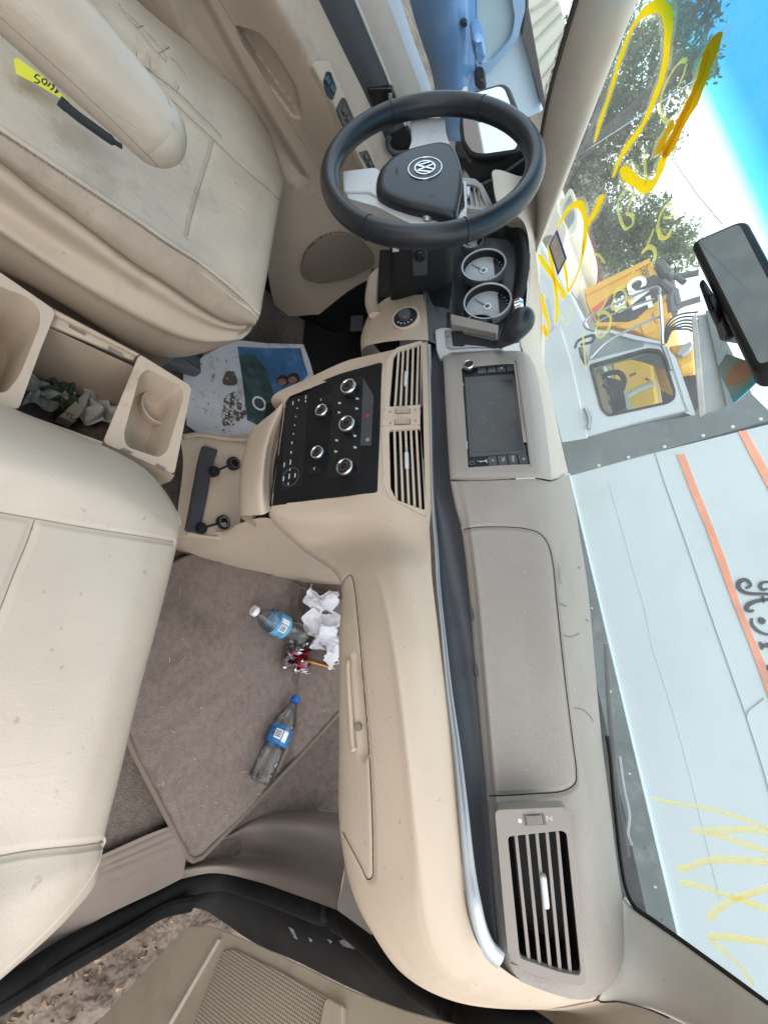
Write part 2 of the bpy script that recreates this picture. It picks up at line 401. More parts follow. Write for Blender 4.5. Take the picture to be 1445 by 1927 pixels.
# ------------------------------------------------------------------ cutting and projecting
def proj(p):
    q = Vector(p)-CC; z = q.dot(CF)
    return (722.5+FPX*q.dot(CU)/z, 963.5+FPX*q.dot(CR)/z)
def pip(x, y, poly):
    r = False; j = len(poly)-1
    for i in range(len(poly)):
        a, b = poly[i], poly[j]
        if (a[1] > y) != (b[1] > y) and x < (b[0]-a[0])*(y-a[1])/(b[1]-a[1])+a[0]: r = not r
        j = i
    return r
def cut(mb, fr, poly, hmax=.06):
    """open a hole in a surface where a plate sits (2-D outline in its frame)"""
    keep = []
    for q in mb.f:
        c = sum((mb.v[i] for i in q), Vector())/len(q)-fr.o
        if abs(c.dot(fr.n)) < hmax and pip(c.dot(fr.u), c.dot(fr.v), poly): continue
        keep.append(q)
    mb.f = keep; return mb
def bar(mb, fr, a, b, wd, h0, h1):
    """flat bar between two points of a frame"""
    a, b = Vector(a), Vector(b); d = (b-a).normalized(); n = Vector((-d.y, d.x))*wd/2
    return mb.plate(fr, [tuple(a+n), tuple(a-n), tuple(b-n), tuple(b+n)], h0, h1)
def lerp(a, b, t): return (a[0]+(b[0]-a[0])*t, a[1]+(b[1]-a[1])*t)

# ================================================================== DASHBOARD
X3 = Vector((1, 0, 0))
dash = thing('dashboard', 'tan and grey van dashboard with screen, black control panel and air vents', 'dashboard', (0, .1, .3))
FP = Fr((0, -.071, .633), X3, (0, .046, .215))           # black control panel
FV = Fr((0, -.0285, .705), X3, (0, .043, .072))          # centre vents
FSc = Fr((-.085, -.022, .763), X3, (0, .040, .084))      # radio screen
FPV = Fr.pts((.54, -.04, .786), (.675, -.034, .787), (.531, -.012, .855))   # passenger vent
FG = Fr((-.426, .097, .778), X3, (0, .42, .9))           # gauges

G = [  # columns, bottom to top
 [(512,748,-.122),(580,712,-.105),(650,680,-.085),(715,664,-.066),(804,643,-.028)],
 [(530,757,-.118),(600,726,-.103),(660,705,-.083),(719,690,-.071),(805,700,-.028)],
 [(522,850,-.117),(600,830,-.101),(655,815,-.083),(715,805,-.071),(808,805,-.028)],
 [(509,955,-.117),(570,946,-.104),(640,936,-.086),(710,926,-.072),(812,950,-.028)],
 [(508,968,-.113),(575,975,-.099),(650,968,-.080),(722,962,-.064),(808,990,-.030)],
 [(560,1020,-.065),(612,1020,-.060),(675,1012,-.058),(740,1010,-.054),(810,1030,-.034)],
 [(640,1088,-.075),(668,1084,-.086),(708,1078,-.090),(757,1075,-.080),(812,1080,-.040)],
 [(640,1200,-.095),(682,1200,-.108),(738,1200,-.110),(790,1200,-.085),(826,1200,-.050)],
 [(640,1400,-.100),(692,1400,-.115),(765,1400,-.115),(815,1400,-.085),(849,1400,-.060)],
 [(642,1570,-.100),(690,1590,-.115),(784,1590,-.113),(832,1590,-.090),(865,1590,-.069)],
 [(666,1685,-.100),(720,1710,-.110),(792,1720,-.108),(845,1725,-.090),(879,1718,-.071)],
 [(702,1758,-.095),(755,1788,-.098),(815,1798,-.095),(865,1792,-.082),(900,1778,-.069)],
 [(755,1830,-.080),(810,1850,-.078),(865,1852,-.070),(908,1842,-.060),(934,1814,-.054)],
 [(850,1882,-.045),(887,1886,-.040),(930,1882,-.035),(965,1868,-.030),(985,1848,-.030)],
 [(1000,1898,.005),(1025,1897,.006),(1045,1893,.008),(1058,1885,.010),(1062,1874,.012)],
 [(1112,1884,.055),(1116,1882,.056),(1120,1879,.057),(1122,1876,.058),(1124,1870,.06)]]
rows = [[atY(c[r]) for c in G] for r in range(5)]
def crisp(rows, k, a=.80, b=.16, weight=None):
    """tighten the bend of a lofted surface along row k"""
    A_, B_ = [], []
    for i, (o, p, q, r) in enumerate(zip(rows[max(k-2, 0)], rows[k-1], rows[k], rows[k+1])):
        r2 = rows[min(k+2, len(rows)-1)][i]
        f = lambda a, b, c, d, t: .5*((2*b)+(c-a)*t+(2*a-5*b+4*c-d)*t*t+(3*b-a-3*c+d)*t**3)
        s0, s1 = f(o, p, q, r, a), f(p, q, r, r2, b); wt = weight(i) if weight else 1
        A_.append(s0.lerp(p.lerp(q, a), wt)); B_.append(s1.lerp(q.lerp(r, b), wt))
    return rows[:k]+[A_]+[rows[k]]+[B_]+rows[k+1:]
rows = crisp(rows, 2, weight=lambda i: {6: .6, 7: 1, 8: 1, 9: .6}.get(i, 0))
under = [[p+Vector((0, .05, -.035)) for p in rows[0]], [p+Vector((0, .22, -.06)) for p in rows[0]]]
lp = MB().patch([under[1], under[0]]+rows, 34, 26)
ventL = FV.uvs(P(kf, (1330,8),(1110,70),(1030,170),(1003,600),(990,735),(1000,1240),(1060,1350),(1365,1505)))
VPX = P(kf, (1325,20),(1110,85),(1045,175),(1015,600),(1000,735),(1012,1240),(1068,1340),(1358,1492))
px_cut(lp, VPX)
panelP = FP.uvs(P(kf, (992,192),(640,290),(200,462),(160,520),(75,1150),(38,1425),(500,1350),(952,1298)))
px_cut(lp, P(kf, (982,205),(645,305),(208,475),(170,530),(85,1150),(52,1410),(500,1340),(942,1288)))
bv = lp.bvh()
seam = drape(bv, [(642,1105),(650,1088),(660,1082),(666,1100),(674,1170),(684,1280),(694,1400),(700,1520),(702,1610),(700,1652),(692,1655),(680,1632),(662,1598),(645,1566)], n=8)
lp.carve([seam], .004, .0016)
hand = drape(bv, [(668,1243),(673,1300),(679,1360),(683,1414)], n=8)
lp.carve([hand], .009, .006, .5)
seam_line(drape(lp.bvh(), [(642,1105),(650,1088),(660,1082),(666,1100),(674,1170),(684,1280),(694,1400),(700,1520),(702,1610),(700,1652),(692,1655),(680,1632),(662,1598),(645,1566)], n=8), .0009, M['gap'], dash)
lp.build('lower_panel', M['tan'], dash, ang=60)
# glove box handle, keyhole
hb = drape(bv, [(659,1242),(660,1275),(664,1340),(668,1400),(671,1413)], lift=.004, n=6)
gh = MB().tube(hb, [.003]+[.0055]*(len(hb)-2)+[.003], 10, flat=.7).build('glove_box_handle', M['tan'], dash)
ky = at(673, 1368, Y=-.112); fk = Fr(ky, X3, (0, .2, 1)); MB().lathe(fk, [(.0048, -.004), (.0048, .0008), (.0034, .0012)], 16).build('lock', M['brown_plastic'], gh)

# silver moulding between the tan panel and the grey pad
sm = [(805,648,-.030),(807,720,-.029),(809,800,-.0285),(811,900,-.0285),(814,972,-.030),(819,1040,-.034),(822,1100,-.038),(832,1200,-.049),(842,1300,-.055),(855,1400,-.060),(868,1520,-.066),(880,1640,-.069),(889,1700,-.070),(902,1755,-.067),(918,1788,-.061),(938,1806,-.053)]
pts = [p+Vector((0, .002, .001)) for p in cr([atY(q) for q in sm], 8)]
n = len(pts); wd = [.0032+.0045*max(0, min(1, (i/n-.45)/.35)) for i in range(n)]
MB().tube(pts, wd, 12, flat=.55, up=(0, -.75, .66)).build('silver_moulding', M['silver'], dash)

# dark trough behind it
ga = [(800,556,.0),(803,600,-.02),(806,645,-.029),(808,720,-.028),(810,800,-.0275),(812,900,-.0275),(815,972,-.029),(824,1100,-.036),(834,1200,-.047),(850,1330,-.054),(862,1427,-.058),(873,1550,-.064),(888,1680,-.067),(905,1755,-.065),(934,1800,-.053)]
gc = [(842,585,.035),(838,625,.02),(834,660,-.005),(837,720,-.02),(840,790,-.022),(846,905,-.022),(864,985,-.010),(884,1100,-.001),(893,1200,.004),(904,1330,.004),(912,1427,.003),(922,1550,-.002),(932,1680,-.012),(937,1755,-.022),(944,1805,-.032)]
A = [atY(q) for q in ga]; Cc = [atY(q) for q in gc]
Bm = [(p*.62+q*.38)+Vector((0, .012, -.016)) for p, q in zip(A, Cc)]
Bn = [(p*.3+q*.7)+Vector((0, .014, -.010)) for p, q in zip(A, Cc)]
MB().patch([A, Bm, Bn, [q+Vector((0, .006, .004)) for q in Cc]], 8, 6).build('dark_trough', M['charcoal'], dash, ang=80)

# grey upper pad
U = [
 [(848,906,-.028),(868,906,-.024),(938,904,.0),(1003,901,.03),(1037,906,.07),(1068,890,.2)],
 [(858,955,-.020),(878,953,-.017),(948,950,.010),(1013,952,.045),(1050,965,.085),(1080,945,.2)],
 [(868,993,-.012),(885,993,-.013),(955,995,.020),(1026,1005,.055),(1062,1012,.10),(1088,1000,.2)],
 [(881,1100,-.002),(899,1100,-.006),(970,1100,.025),(1047,1100,.065),(1075,1100,.11),(1103,1100,.2)],
 [(893,1250,.0),(912,1250,-.004),(985,1250,.027),(1063,1250,.065),(1090,1250,.11),(1117,1250,.2)],
 [(906,1400,.0),(925,1400,-.004),(1000,1400,.027),(1078,1400,.065),(1103,1400,.11),(1131,1400,.2)],
 [(916,1510,-.003),(934,1510,-.008),(1012,1510,.025),(1092,1510,.06),(1117,1510,.11),(1145,1510,.2)],
 [(926,1640,-.013),(945,1640,-.020),(1020,1640,.008),(1100,1640,.045),(1130,1640,.1),(1161,1640,.2)],
 [(934,1750,-.026),(955,1755,-.032),(1030,1765,-.005),(1110,1775,.030),(1145,1765,.08),(1174,1730,.19)],
 [(940,1805,-.035),(962,1822,-.037),(1037,1848,-.012),(1098,1862,.018),(1145,1845,.06),(1173,1790,.13)],
 [(950,1822,-.035),(975,1845,-.034),(1045,1872,-.010),(1100,1881,.02),(1140,1862,.06),(1170,1812,.11)]]
ur = [[atY(c[r]) for c in U] for r in range(6)]
low = [[p+Vector((0, .03, -.012)) for p in ur[0]]]
last = [[p+Vector((0, .12, -.03)) for p in ur[-1]]]
ur = crisp(ur, 1, .6, .12, weight=lambda i: 1 if i < 8 else .3)
pad = MB().patch(low+ur+last, 46, 34)
ventP = FPV.uvs(P(kd, (80,325),(425,310),(452,345),(540,1180),(522,1205),(430,1193),(150,1105)))
pb = pad.bvh()
lid = [(872,996),(900,992),(960,992),(990,995),(1014,1003),(1030,1022),(1040,1060),(1046,1120),(1062,1270),(1078,1400),(1084,1450),(1082,1474),(1062,1488),(1000,1494),(950,1497),(920,1498)]
pad.carve([drape(pb, lid, n=8)], .0045, .0022)
seam_line(drape(pad.bvh(), lid, n=8), .0011, M['gap'], dash)
px_cut(pad, P(kd, (95,335),(423,322),(442,347),(526,1172),(512,1190),(432,1178),(162,1095)))
pad.build('upper_pad', M['taupe'], dash, ang=80)
# little latch lips on the front of the upper box
for (x0, y0, x1, y1) in [(885,1147,888,1166), (893,1255,896,1272)]:
    p0, p1 = at(x0, y0, Y=-.006), at(x1, y1, Y=-.006)
    MB().tube([p0, p1], .003, 6).build('latch', M['charcoal'], dash)
# embossed word on the pad
def word_on(bvh, txt, x0, y0, x1, y1, size, name, m, par, lift=.0006):
    """lettering laid on a surface; (x0,y0)-(x1,y1) is the middle of its baseline run"""
    a, b = drape(bvh, [(x0, y0), (x1, y1)]); c = (a+b)/2
    d = ray((x0+x1)/2, (y0+y1)/2); h = bvh.ray_cast(CC, d.normalized()); nn = h[1] if h[1].dot(d) < 0 else -h[1]
    u = (b-a).normalized(); fr = Fr(c, u, nn.cross(u)); mb = MB()
    add_text(mb, fr, txt, size, h=lift); return mb.build(name, m, par, smooth=False)
word_on(pb, 'AIRBAG', 1050, 1062, 1053, 1098, .0085, 'lettering', M['brown_plastic'], dash)

# left of the dash top and behind the screen
t0 = [(925,325,.06),(938,385,.08),(985,418,.10),(997,500,.128),(990,585,.128),(978,640,.12),(1003,700,.092),(1022,790,.092),(1036,905,.075)]
t1 = [(1012,340,.28),(1008,420,.27),(1007,474,.25),(1016,560,.22),(1015,648,.22),(1026,700,.205),(1046,790,.2),(1057,840,.2),(1070,896,.2)]
T0 = [atY(q) for q in t0]; T1 = [atY(q) for q in t1]
MB().patch([[p+Vector((0, .05, -.012)) for p in T0], T0, [(p+q)/2+Vector((0, 0, .004)) for p, q in zip(T0, T1)], T1, [q+Vector((0, .12, -.03)) for q in T1]], 10, 8).build('dash_top', M['top'], dash, ang=80)

# ---- passenger vent
def vent(name, fr, outer, inner, slats, tab, m_frame, depth=.03, slat_w=.0035, slat_m=None, hfront=.002, parent=dash):
    N = len(outer)
    po = rnd(fr.uvs(outer), .006, 4); pi = rnd(fr.uvs(inner), .004, 4)
    v = MB().ring(fr, po, pi, -.022, hfront).build(name, m_frame, parent, bevel=.0008)
    b = MB()
    b.wall([[fr.p(x, y, -.004) for x, y in pi], [fr.p(x, y, -depth) for x, y in offset(pi, .004)]])
    b.add([fr.p(x, y, -depth) for x, y in pi], [tuple(range(len(pi)))])
    b.build('duct', M['black'], v)
    s = MB()
    for p, q in slats: bar(s, fr, fr.uv(*p), fr.uv(*q), slat_w, -.010, -.001)
    s.build('slats', slat_m or m_frame, v, bevel=.0007)
    for p, q in tab:
        t = MB(); a, c = Vector(fr.uv(*p)), Vector(fr.uv(*q))
        t.dome(fr, rnd([(a.x, a.y-.0034), (c.x, c.y-.0034), (c.x, c.y+.0034), (a.x, a.y+.0034)], .003), -.004, .0045, .002)
        t.build('slider', M['silver_paint'], v)
    return v
pvent = vent('air_vent', FPV, P(kd, (80,325),(425,310),(452,345),(540,1180),(522,1205),(430,1193),(150,1105)),
     P(kd, (145,460),(415,430),(438,445),(507,1120),(500,1148),(400,1130),(205,1062)),
     [(kd(*a), kd(*b)) for a, b in [((185,446),(252,1090)),((240,444),(305,1106)),((290,442),(357,1124)),((341,440),(407,1136)),((393,436),(458,1146))]],
     [(kd(320,650), kd(338,818))], M['taupe_fine'], depth=.045)
def wheel_roller(fr, p, q, par, wd=.008):
    a, b = Vector(fr.uv(*p)), Vector(fr.uv(*q)); L = (b-a).length; d = (b-a)/L; c = (a+b)/2; nn = Vector((-d.y, d.x))
    mb = MB(); K = 11
    for i in range(K):       # knurled thumb wheel bulging out of its slot
        t = (i+.5)/K*2-1; h = .0045*math.sqrt(max(0, 1-t*t*.9)); s = L/2*t; e = L/K*.36
        o = [c+d*(s-e)-nn*wd/2, c+d*(s+e)-nn*wd/2, c+d*(s+e)+nn*wd/2, c+d*(s-e)+nn*wd/2]
        mb.plate(fr, [tuple(x) for x in o], -.003, h)
    mb.build('thumbwheel', M['taupe_fine'] if fr is FPV else M['tan'], par)
    s = MB(); o = [c-d*L*.56-nn*wd*.62, c+d*L*.56-nn*wd*.62, c+d*L*.56+nn*wd*.62, c-d*L*.56+nn*wd*.62]
    s.plate(fr, [tuple(x) for x in o], -.004, .0026 if fr is FPV else .0004); s.build('slot', M['grey_trim'], par)
wheel_roller(FPV, kd(232,376), kd(325,372), pvent)
a = FPV.uv(*kd(206,380)); MB().plate(FPV, circ(*a, .0022, 10), 0, .0024).build('print_dot', M['mark'], pvent, smooth=False)
q = MB(); b = FPV.uv(*kd(350,366)); add_text(q, FPV, 'Z', .008, *b, h=.0026); q.build('marking', M['mark'], pvent)

# ---- centre vents
mid = rnd(FV.uvs(P(kf, (1312,590),(1003,600),(990,735),(1312,720))), .001)
cv = MB().plate(FV, mid, -.006, .0028).build('vent_divider', M['tan'], dash, bevel=.0008)
FVh = FV.off(.001)
sl_l = [(kf(*a), kf(*b)) for a, b in [((1130,78),(1096,575)),((1168,70),(1143,570)),((1208,60),(1190,568)),((1252,50),(1237,565)),((1296,40),(1282,562))]]
sl_r = [(kf(*a), kf(*b)) for a, b in [((1092,758),(1110,1378)),((1140,755),(1165,1398)),((1187,752),(1215,1412)),((1232,752),(1265,1428)),((1278,750),(1315,1446))]]
vent('air_vent', FVh, P(kf, (1330,8),(1110,70),(1030,170),(1003,600),(1312,590)), P(kf, (1318,36),(1120,100),(1085,150),(1050,572),(1312,556)), sl_l, [(kf(1196,270), kf(1190,390))], M['tan'], depth=.05, slat_w=.004)
vent('air_vent', FVh, P(kf, (1312,720),(990,735),(1000,1240),(1060,1350),(1365,1505)), P(kf, (1314,754),(1048,770),(1060,1260),(1110,1362),(1352,1450)), sl_r, [(kf(1196,955), kf(1200,1095))], M['tan'], depth=.05, slat_w=.004)
wheel_roller(FVh.off(.002), kf(1105,607), kf(1222,603), cv); wheel_roller(FVh.off(.002), kf(1103,700), kf(1222,694), cv)
for y in (612, 706):
    q = MB(); a = FV.uv(*kf(1060, y+6)); q.ring(FV, circ(*a, .0022, 12), circ(*a, .0014, 12), .002, .0032); q.build('shut_marking', M['grey_trim'], cv)
    q = MB(); a = FV.uv(*kf(1275, y-13)); add_text(q, FV, 'v', .011, *a, h=.0031); q.build('open_marking', M['grey_trim'], cv)


# ---- black control panel
pp = rnd(panelP, [.006, .01, .008, .008, .01, .006, .02, .006])
panel = MB().dome(FP, pp, -.006, .003, .0015).build('control_panel', M['satin_black'], dash, ang=40)
def knob(x, y, r, h=.019, pos=.8):
    a = FP.uv(x, y, h); fr = FP.off(.003, *a)
    k = MB().lathe(fr, [(r*1.22, -.001), (r*1.22, .0012), (r*1.12, .0014)], 36).build('knob_collar', M['black'], panel)
    g = MB()
    g.lathe(fr, [(r*1.08, 0), (r*1.05, .006), (r*1.02, h-.003), (r*.99, h-.001)], 36, cap=False).build('grip', M['black_gloss'], k)
    MB().lathe(fr, [(r*1.03, h-.0055), (r*1.05, h-.004), (r*1.0, h-.0012), (r*.92, h), (r*.80, h), (r*.74, h-.0012)], 40, cap=False).build('chrome_ring', M['chrome'], k)
    MB().lathe(fr, [(r*.76, h-.003), (r*.74, h-.0014), (r*.60, h-.0008), (r*.3, h-.0006)], 32).build('cap', M['black'], k)
    m = MB(); t = fr.turn(pos); m.plate(t, rect(r*.45, -.0007, r*.7, .0007), h-.001, h-.0004)
    m.ring(fr, circ(0, 0, r*.5, 24), circ(0, 0, r*.44, 24), h-.001, h-.00045); m.build('marking', M['grey_trim'], k)
for x, y in [(655,727), (652,797), (648,878)]: knob(x, y, .0155, pos=random.uniform(1, 3))
for x, y in [(605,772), (597,851)]: knob(x, y, .0128, pos=2.2)
def slab(par, name, fr, pl, h0, h1, m, r=.001, bev=.0005): return MB().plate(fr, rnd(fr.uvs(pl), r), h0, h1).build(name, m, par, bevel=bev)
slab(panel, 'button_strip', FP, P(kf, (925,485),(838,330),(815,905),(905,905)), .002, .0045, M['charcoal'])
slab(panel, 'disc_slot', FP, P(kf, (358,560),(338,560),(285,1030),(305,1030)), .002, .0034, M['black_gloss'])
slab(panel, 'radio_face', FP, P(kf, (375,470),(180,500),(140,1290),(315,1235)), .002, .0036, M['black'], .004)
slab(panel, 'climate_face', FP, P(kf, (830,310),(575,400),(530,1180),(800,1160)), .002, .0034, M['black'], .004)
slab(panel, 'button', FP, P(kf, (575,462),(480,500),(475,545),(570,560)), .002, .0042, M['black'])
slab(panel, 'button', FP, P(kf, (480,1070),(380,1090),(378,1150),(478,1130)), .002, .0042, M['black'])
a = FP.uv(*kf(225, 1170)); mb = MB(); mb.ring(FP, circ(*a, .019, 32), circ(*a, .0175, 32), .003, .0052); mb.build('dial_ring', M['charcoal'], panel)
q = MB()
def dash_mark(k, x, y, l, wd=.0012, ang=0):
    a = FP.uv(*k(x, y)); f2 = FP.off(0, *a).turn(ang); q.plate(f2, rect(-l/2, -wd/2, l/2, wd/2), .0035, .0046)
for x, y, l in [(280,588,.0022),(268,658,.002),(258,732,.002),(248,805,.002),(235,882,.005),(228,962,.005),(222,1045,.010),(218,1110,.004),(212,1165,.010),(262,1157,.008),(165,1185,.009),(205,1228,.005),(243,545,.008),(292,520,.004),(352,495,.008),(350,530,.004),(170,1068,.009),(480,517,.004),(425,1100,.005)]:
    dash_mark(kf, x, y, l, .0016)
for x, y in [(782,508),(778,592),(762,822),(764,920),(608,860),(600,955),(632,545),(628,625)]:
    a = FP.uv(*kf(x, y)); f2 = FP.off(0, *a)
    q.plate(f2.turn(.6), rect(-.003, -.0006, .003, .0006), .0035, .0044); q.plate(f2.off(0, .001, .003), circ(0, 0, .0014, 8), .0035, .0044); q.plate(f2.turn(-.8), rect(-.0025, -.0005, .002, .0005), .0035, .0044)
a = FP.uv(*kf(875, 858)); add_text(q, FP, 'III', .009, *a, h=.0048)
q.build('marking', M['mark'], panel, smooth=False)
a = FP.uv(*kf(880, 652)); mb = MB(); mb.plate(FP, [(a[0]-.004, a[1]-.003), (a[0]+.004, a[1]-.003), (a[0], a[1]+.004)], .004, .0051); mb.build('hazard_triangle', M['red'], panel, smooth=False)

# lower lip / drawer of the centre stack and dark gap behind
D = [[(470,815,-.135),(490,795,-.135),(515,775,-.128),(535,757,-.116)],
     [(455,870,-.145),(475,860,-.15),(498,850,-.145),(508,840,-.128)],
     [(450,925,-.145),(470,925,-.152),(492,922,-.147),(502,915,-.13)],
     [(452,972,-.135),(475,970,-.138),(496,968,-.132),(510,962,-.115)]]
dr = [[atY(c[r]) for c in D] for r in range(4)]
dl = MB().patch([[p+Vector((0, .06, -.03)) for p in dr[0]]]+dr+[[p+Vector((0, .03, -.02)) for p in dr[3]]], 10, 8)
dl.build('drawer_lip', M['tan'], dash, ang=80)
MB().grid([[at(500,760,Y=-.05), at(480,980,Y=-.05)], [at(545,740,Y=-.06), at(540,980,Y=-.06)]]).build('cavity', M['black'], dash)

# ---- screen housing and radio
H = [
 [(832,672,-.010),(858,668,-.010),(966,660,.025),(988,664,.045),(1002,690,.09)],
 [(834,680,-.030),(860,678,-.0245),(970,670,.0185),(992,676,.038),(1008,705,.09)],
 [(840,790,-.031),(868,788,-.0255),(985,780,.0185),(1010,785,.038),(1024,795,.09)],
 [(847,898,-.031),(875,896,-.0265),(1000,890,.0185),(1024,893,.038),(1036,900,.085)],
 [(848,905,-.022),(877,905,-.018),(1003,899,.025),(1027,902,.045),(1038,907,.085)]]
hr = [[atY(c[r]) for c in H] for r in range(5)]
hr = [[p+Vector((0, .03, -.004)) for p in hr[0]]]+hr+[[p+Vector((0, .02, -.03)) for p in hr[4]]]
hs = MB().patch(hr, 14, 12)
rad = P(kg, (325,690),(875,622),(1020,1630),(385,1682))
radu = FSc.uvs(rad); cut(hs, FSc, offset(radu, .003), .03)
hs.build('screen_housing', M['taupe_fine'], dash, ang=80)
ro = FSc.uvs(P(kg, (268,662),(905,592),(1050,1670),(330,1715)))
MB().ring(FSc, rnd(ro, .004), rnd(radu, .003), -.004, .0035).build('screen_bezel', M['taupe_fine'], dash, bevel=.0015, seg=3)
radio = MB().plate(FSc, rnd(radu, .003), -.03, -.002).build('radio', M['black'], dash, bevel=.001)
scr = P(kg, (395,800),(850,748),(968,1480),(440,1535))
MB().plate(FSc, rnd(FSc.uvs(P(kg, (380,770),(865,735),(985,1510),(430,1545))), .002), -.004, -.0008).build('screen_surround', M['charcoal'], radio, bevel=.0006)
m_scr = mat('dusty_screen', (.035, .037, .035), .22, spec=.5, dirt=(.09, .09, .08), dscale=60, damt=.5, vary=.2, vscale=30)
MB().plate(FSc, rnd(FSc.uvs(P(kg, (425,825),(845,790),(945,1480),(455,1505))), .001), -.003, -.0004).build('screen', m_scr, radio, bevel=.0003)
for i in range(4):                                   # left and right button columns
    for (x0, y0, x1, y1, x2, y2, x3, y3) in [(500,670,870,632,880,705,505,738), (595,1548,985,1512,1010,1615,610,1640)]:
        s, e = (i+.06)/4, (i+.94)/4
        pl = [lerp((x0, y0), (x1, y1), s), lerp((x0, y0), (x1, y1), e), lerp((x3, y3), (x2, y2), e), lerp((x3, y3), (x2, y2), s)]
        slab(radio, 'button', FSc, P(kg, *pl), -.003, .0006, M['charcoal'], .0008)
a = FSc.uv(*kg(425, 685)); fr = FSc.off(0, *a)
rk = MB().lathe(fr, [(.0085, -.002), (.0085, .008), (.0078, .0105), (.0066, .011)], 28).build('volume_knob', M['black'], radio)
MB().lathe(fr, [(.0088, .003), (.0092, .006), (.0088, .0095), (.0074, .0114), (.0068, .0106)], 28, cap=False).build('chrome_ring', M['chrome'], rk)
q = MB()
for x, y, t, s in [(430,1330,'',.004),(380,1140,'VOYAGE',.0045)]: pass
for (x, y, l) in [(350,735,.007),(362,870,.005),(362,925,.006),(365,835,.005),(380,1135,.011),(405,1430,.012),(405,1400,.004),(405,1565,.004),(405,1640,.003)]:
    a = FSc.uv(*kg(x, y)); q.plate(FSc, rect(a[0]-l/2, a[1]-.0008, a[0]+l/2, a[1]+.0008), -.003, -.0014)
for x, y, t, s in [(740,688,'c',.008),(530,1590,')',.008),(655,1585,'II',.006),(755,1575,'TEL',.005),(850,1568,'NAV',.005),(945,1570,'^',.009)]:
    a = FSc.uv(*kg(x, y)); add_text(q, FSc, t, s, *a, h=.0009)
a = FSc.uv(*kg(570, 1590)); f2 = FSc.off(0, *a)      # usb trident
q.plate(f2, rect(-.0005, -.005, .0005, .005), -.001, .0009); q.plate(f2.off(0, 0, .002).turn(.7), rect(0, -.0004, .004, .0004), -.001, .0009); q.plate(f2.off(0, 0, .001).turn(2.4), rect(0, -.0004, .004, .0004), -.001, .0009); q.plate(f2, circ(0, -.005, .0012, 8), -.001, .0009)
q.build('marking', M['mark'], radio, smooth=False)
a = FSc.uv(*kg(455, 1607)); MB().ring(FSc, circ(*a, .004, 20), circ(*a, .0022, 20), -.003, .0004).build('aux_socket', M['grey_trim'], radio)

# ---- knee panel with light knob, left of the stack
K = [[(690,600,.0),(726,562,-.005),(765,556,.0),(800,554,.004)],
     [(682,628,-.045),(722,605,-.04),(765,598,-.03),(803,595,-.018)],
     [(684,655,-.080),(716,645,-.068),(762,640,-.05),(806,640,-.03)]]
kr = [[atY(c[r]) for c in K] for r in range(4)]
MB().patch([[p+Vector((0, .2, -.05)) for p in kr[0]], [p+Vector((0, .04, -.03)) for p in kr[0]]]+kr, 10, 8).build('knee_panel', M['tan'], dash, ang=80)
o = at(763, 598, Y=-.045); fr = Fr(o, X3, (0, .35, .93))
lk = MB().lathe(fr, [(.023, -.012), (.023, .002), (.020, .0035)], 36).build('light_switch', M['black'], dash)
MB().lathe(fr, [(.012, .003), (.012, .012), (.010, .0135)], 30).build('grip', M['charcoal'], lk)
MB().ring(fr, circ(0, 0, .027, 36), circ(0, 0, .0228, 36), -.012, .0015).build('switch_surround', M['tan'], lk, bevel=.001)
q = MB()
for i in range(5):
    f2 = fr.turn(-.9+i*.42); q.plate(f2, rect(.0155, -.0008, .0185, .0008), .002, .0042)
q.build('marking', M['mark'], lk, smooth=False)
lo = [atY(q) for q in [(706,594,-.03),(699,572,-.01),(700,545,.01),(706,520,.03),(716,512,.04),(724,516,.04)]]
MB().tube(cr(lo, 6), .008, 8, flat=1.8).build('pocket_edge', M['tan'], dash)
MB().patch([[atY(q) for q in [(690,590,.03),(690,540,.06),(700,505,.08)]], [atY(q) for q in [(720,575,.03),(722,540,.05),(730,505,.07)]]], 5, 5).build('pocket', M['black'], dash)

# ---- instrument cluster
Q = [[(792,470,.02),(840,470,.06),(868,440,.10),(935,425,.135),(984,424,.16)],
     [(795,545,.005),(836,545,.045),(870,520,.10),(942,510,.137),(992,515,.163)],
     [(800,575,-.008),(838,580,.04),(872,575,.098),(950,575,.137),(988,585,.163)],
     [(805,640,-.028),(834,655,.005),(866,655,.08),(945,650,.12),(976,645,.14)]]
qr = [[atY(c[r]) for c in Q] for r in range(5)]
MB().patch(qr, 10, 8).build('cluster_bezel', M['charcoal'], dash, ang=80)
hood = P(ke, (960,915),(1080,860),(1180,790),(1225,782),(1270,820),(1303,950),(1296,1130),(1262,1270),(1225,1330),(1190,1420))
h0 = [at(x, y, Y=.124) for i, (x, y) in enumerate(hood)]
ins = P(ke, (985,960),(1090,930),(1150,910),(1180,920),(1205,960),(1215,1040),(1210,1130),(1200,1220),(1195,1280),(1185,1380))
h1 = [at(x, y, Y=.138) for x, y in ins]
MB().patch([h1, [(p+q)/2+Vector((0, -.012, .004)) for p, q in zip(h0, h1)], h0, [p+Vector((.0, .02, -.02)) for p in h0]], 8, 6).build('instrument_hood', M['black'], dash, ang=80)
m_dial = mat('dial_face_reflection', (.42, .43, .45), .35, spec=.5, vary=.08, vscale=50)  # pale tone paints in the reflection lying on the gauge glass
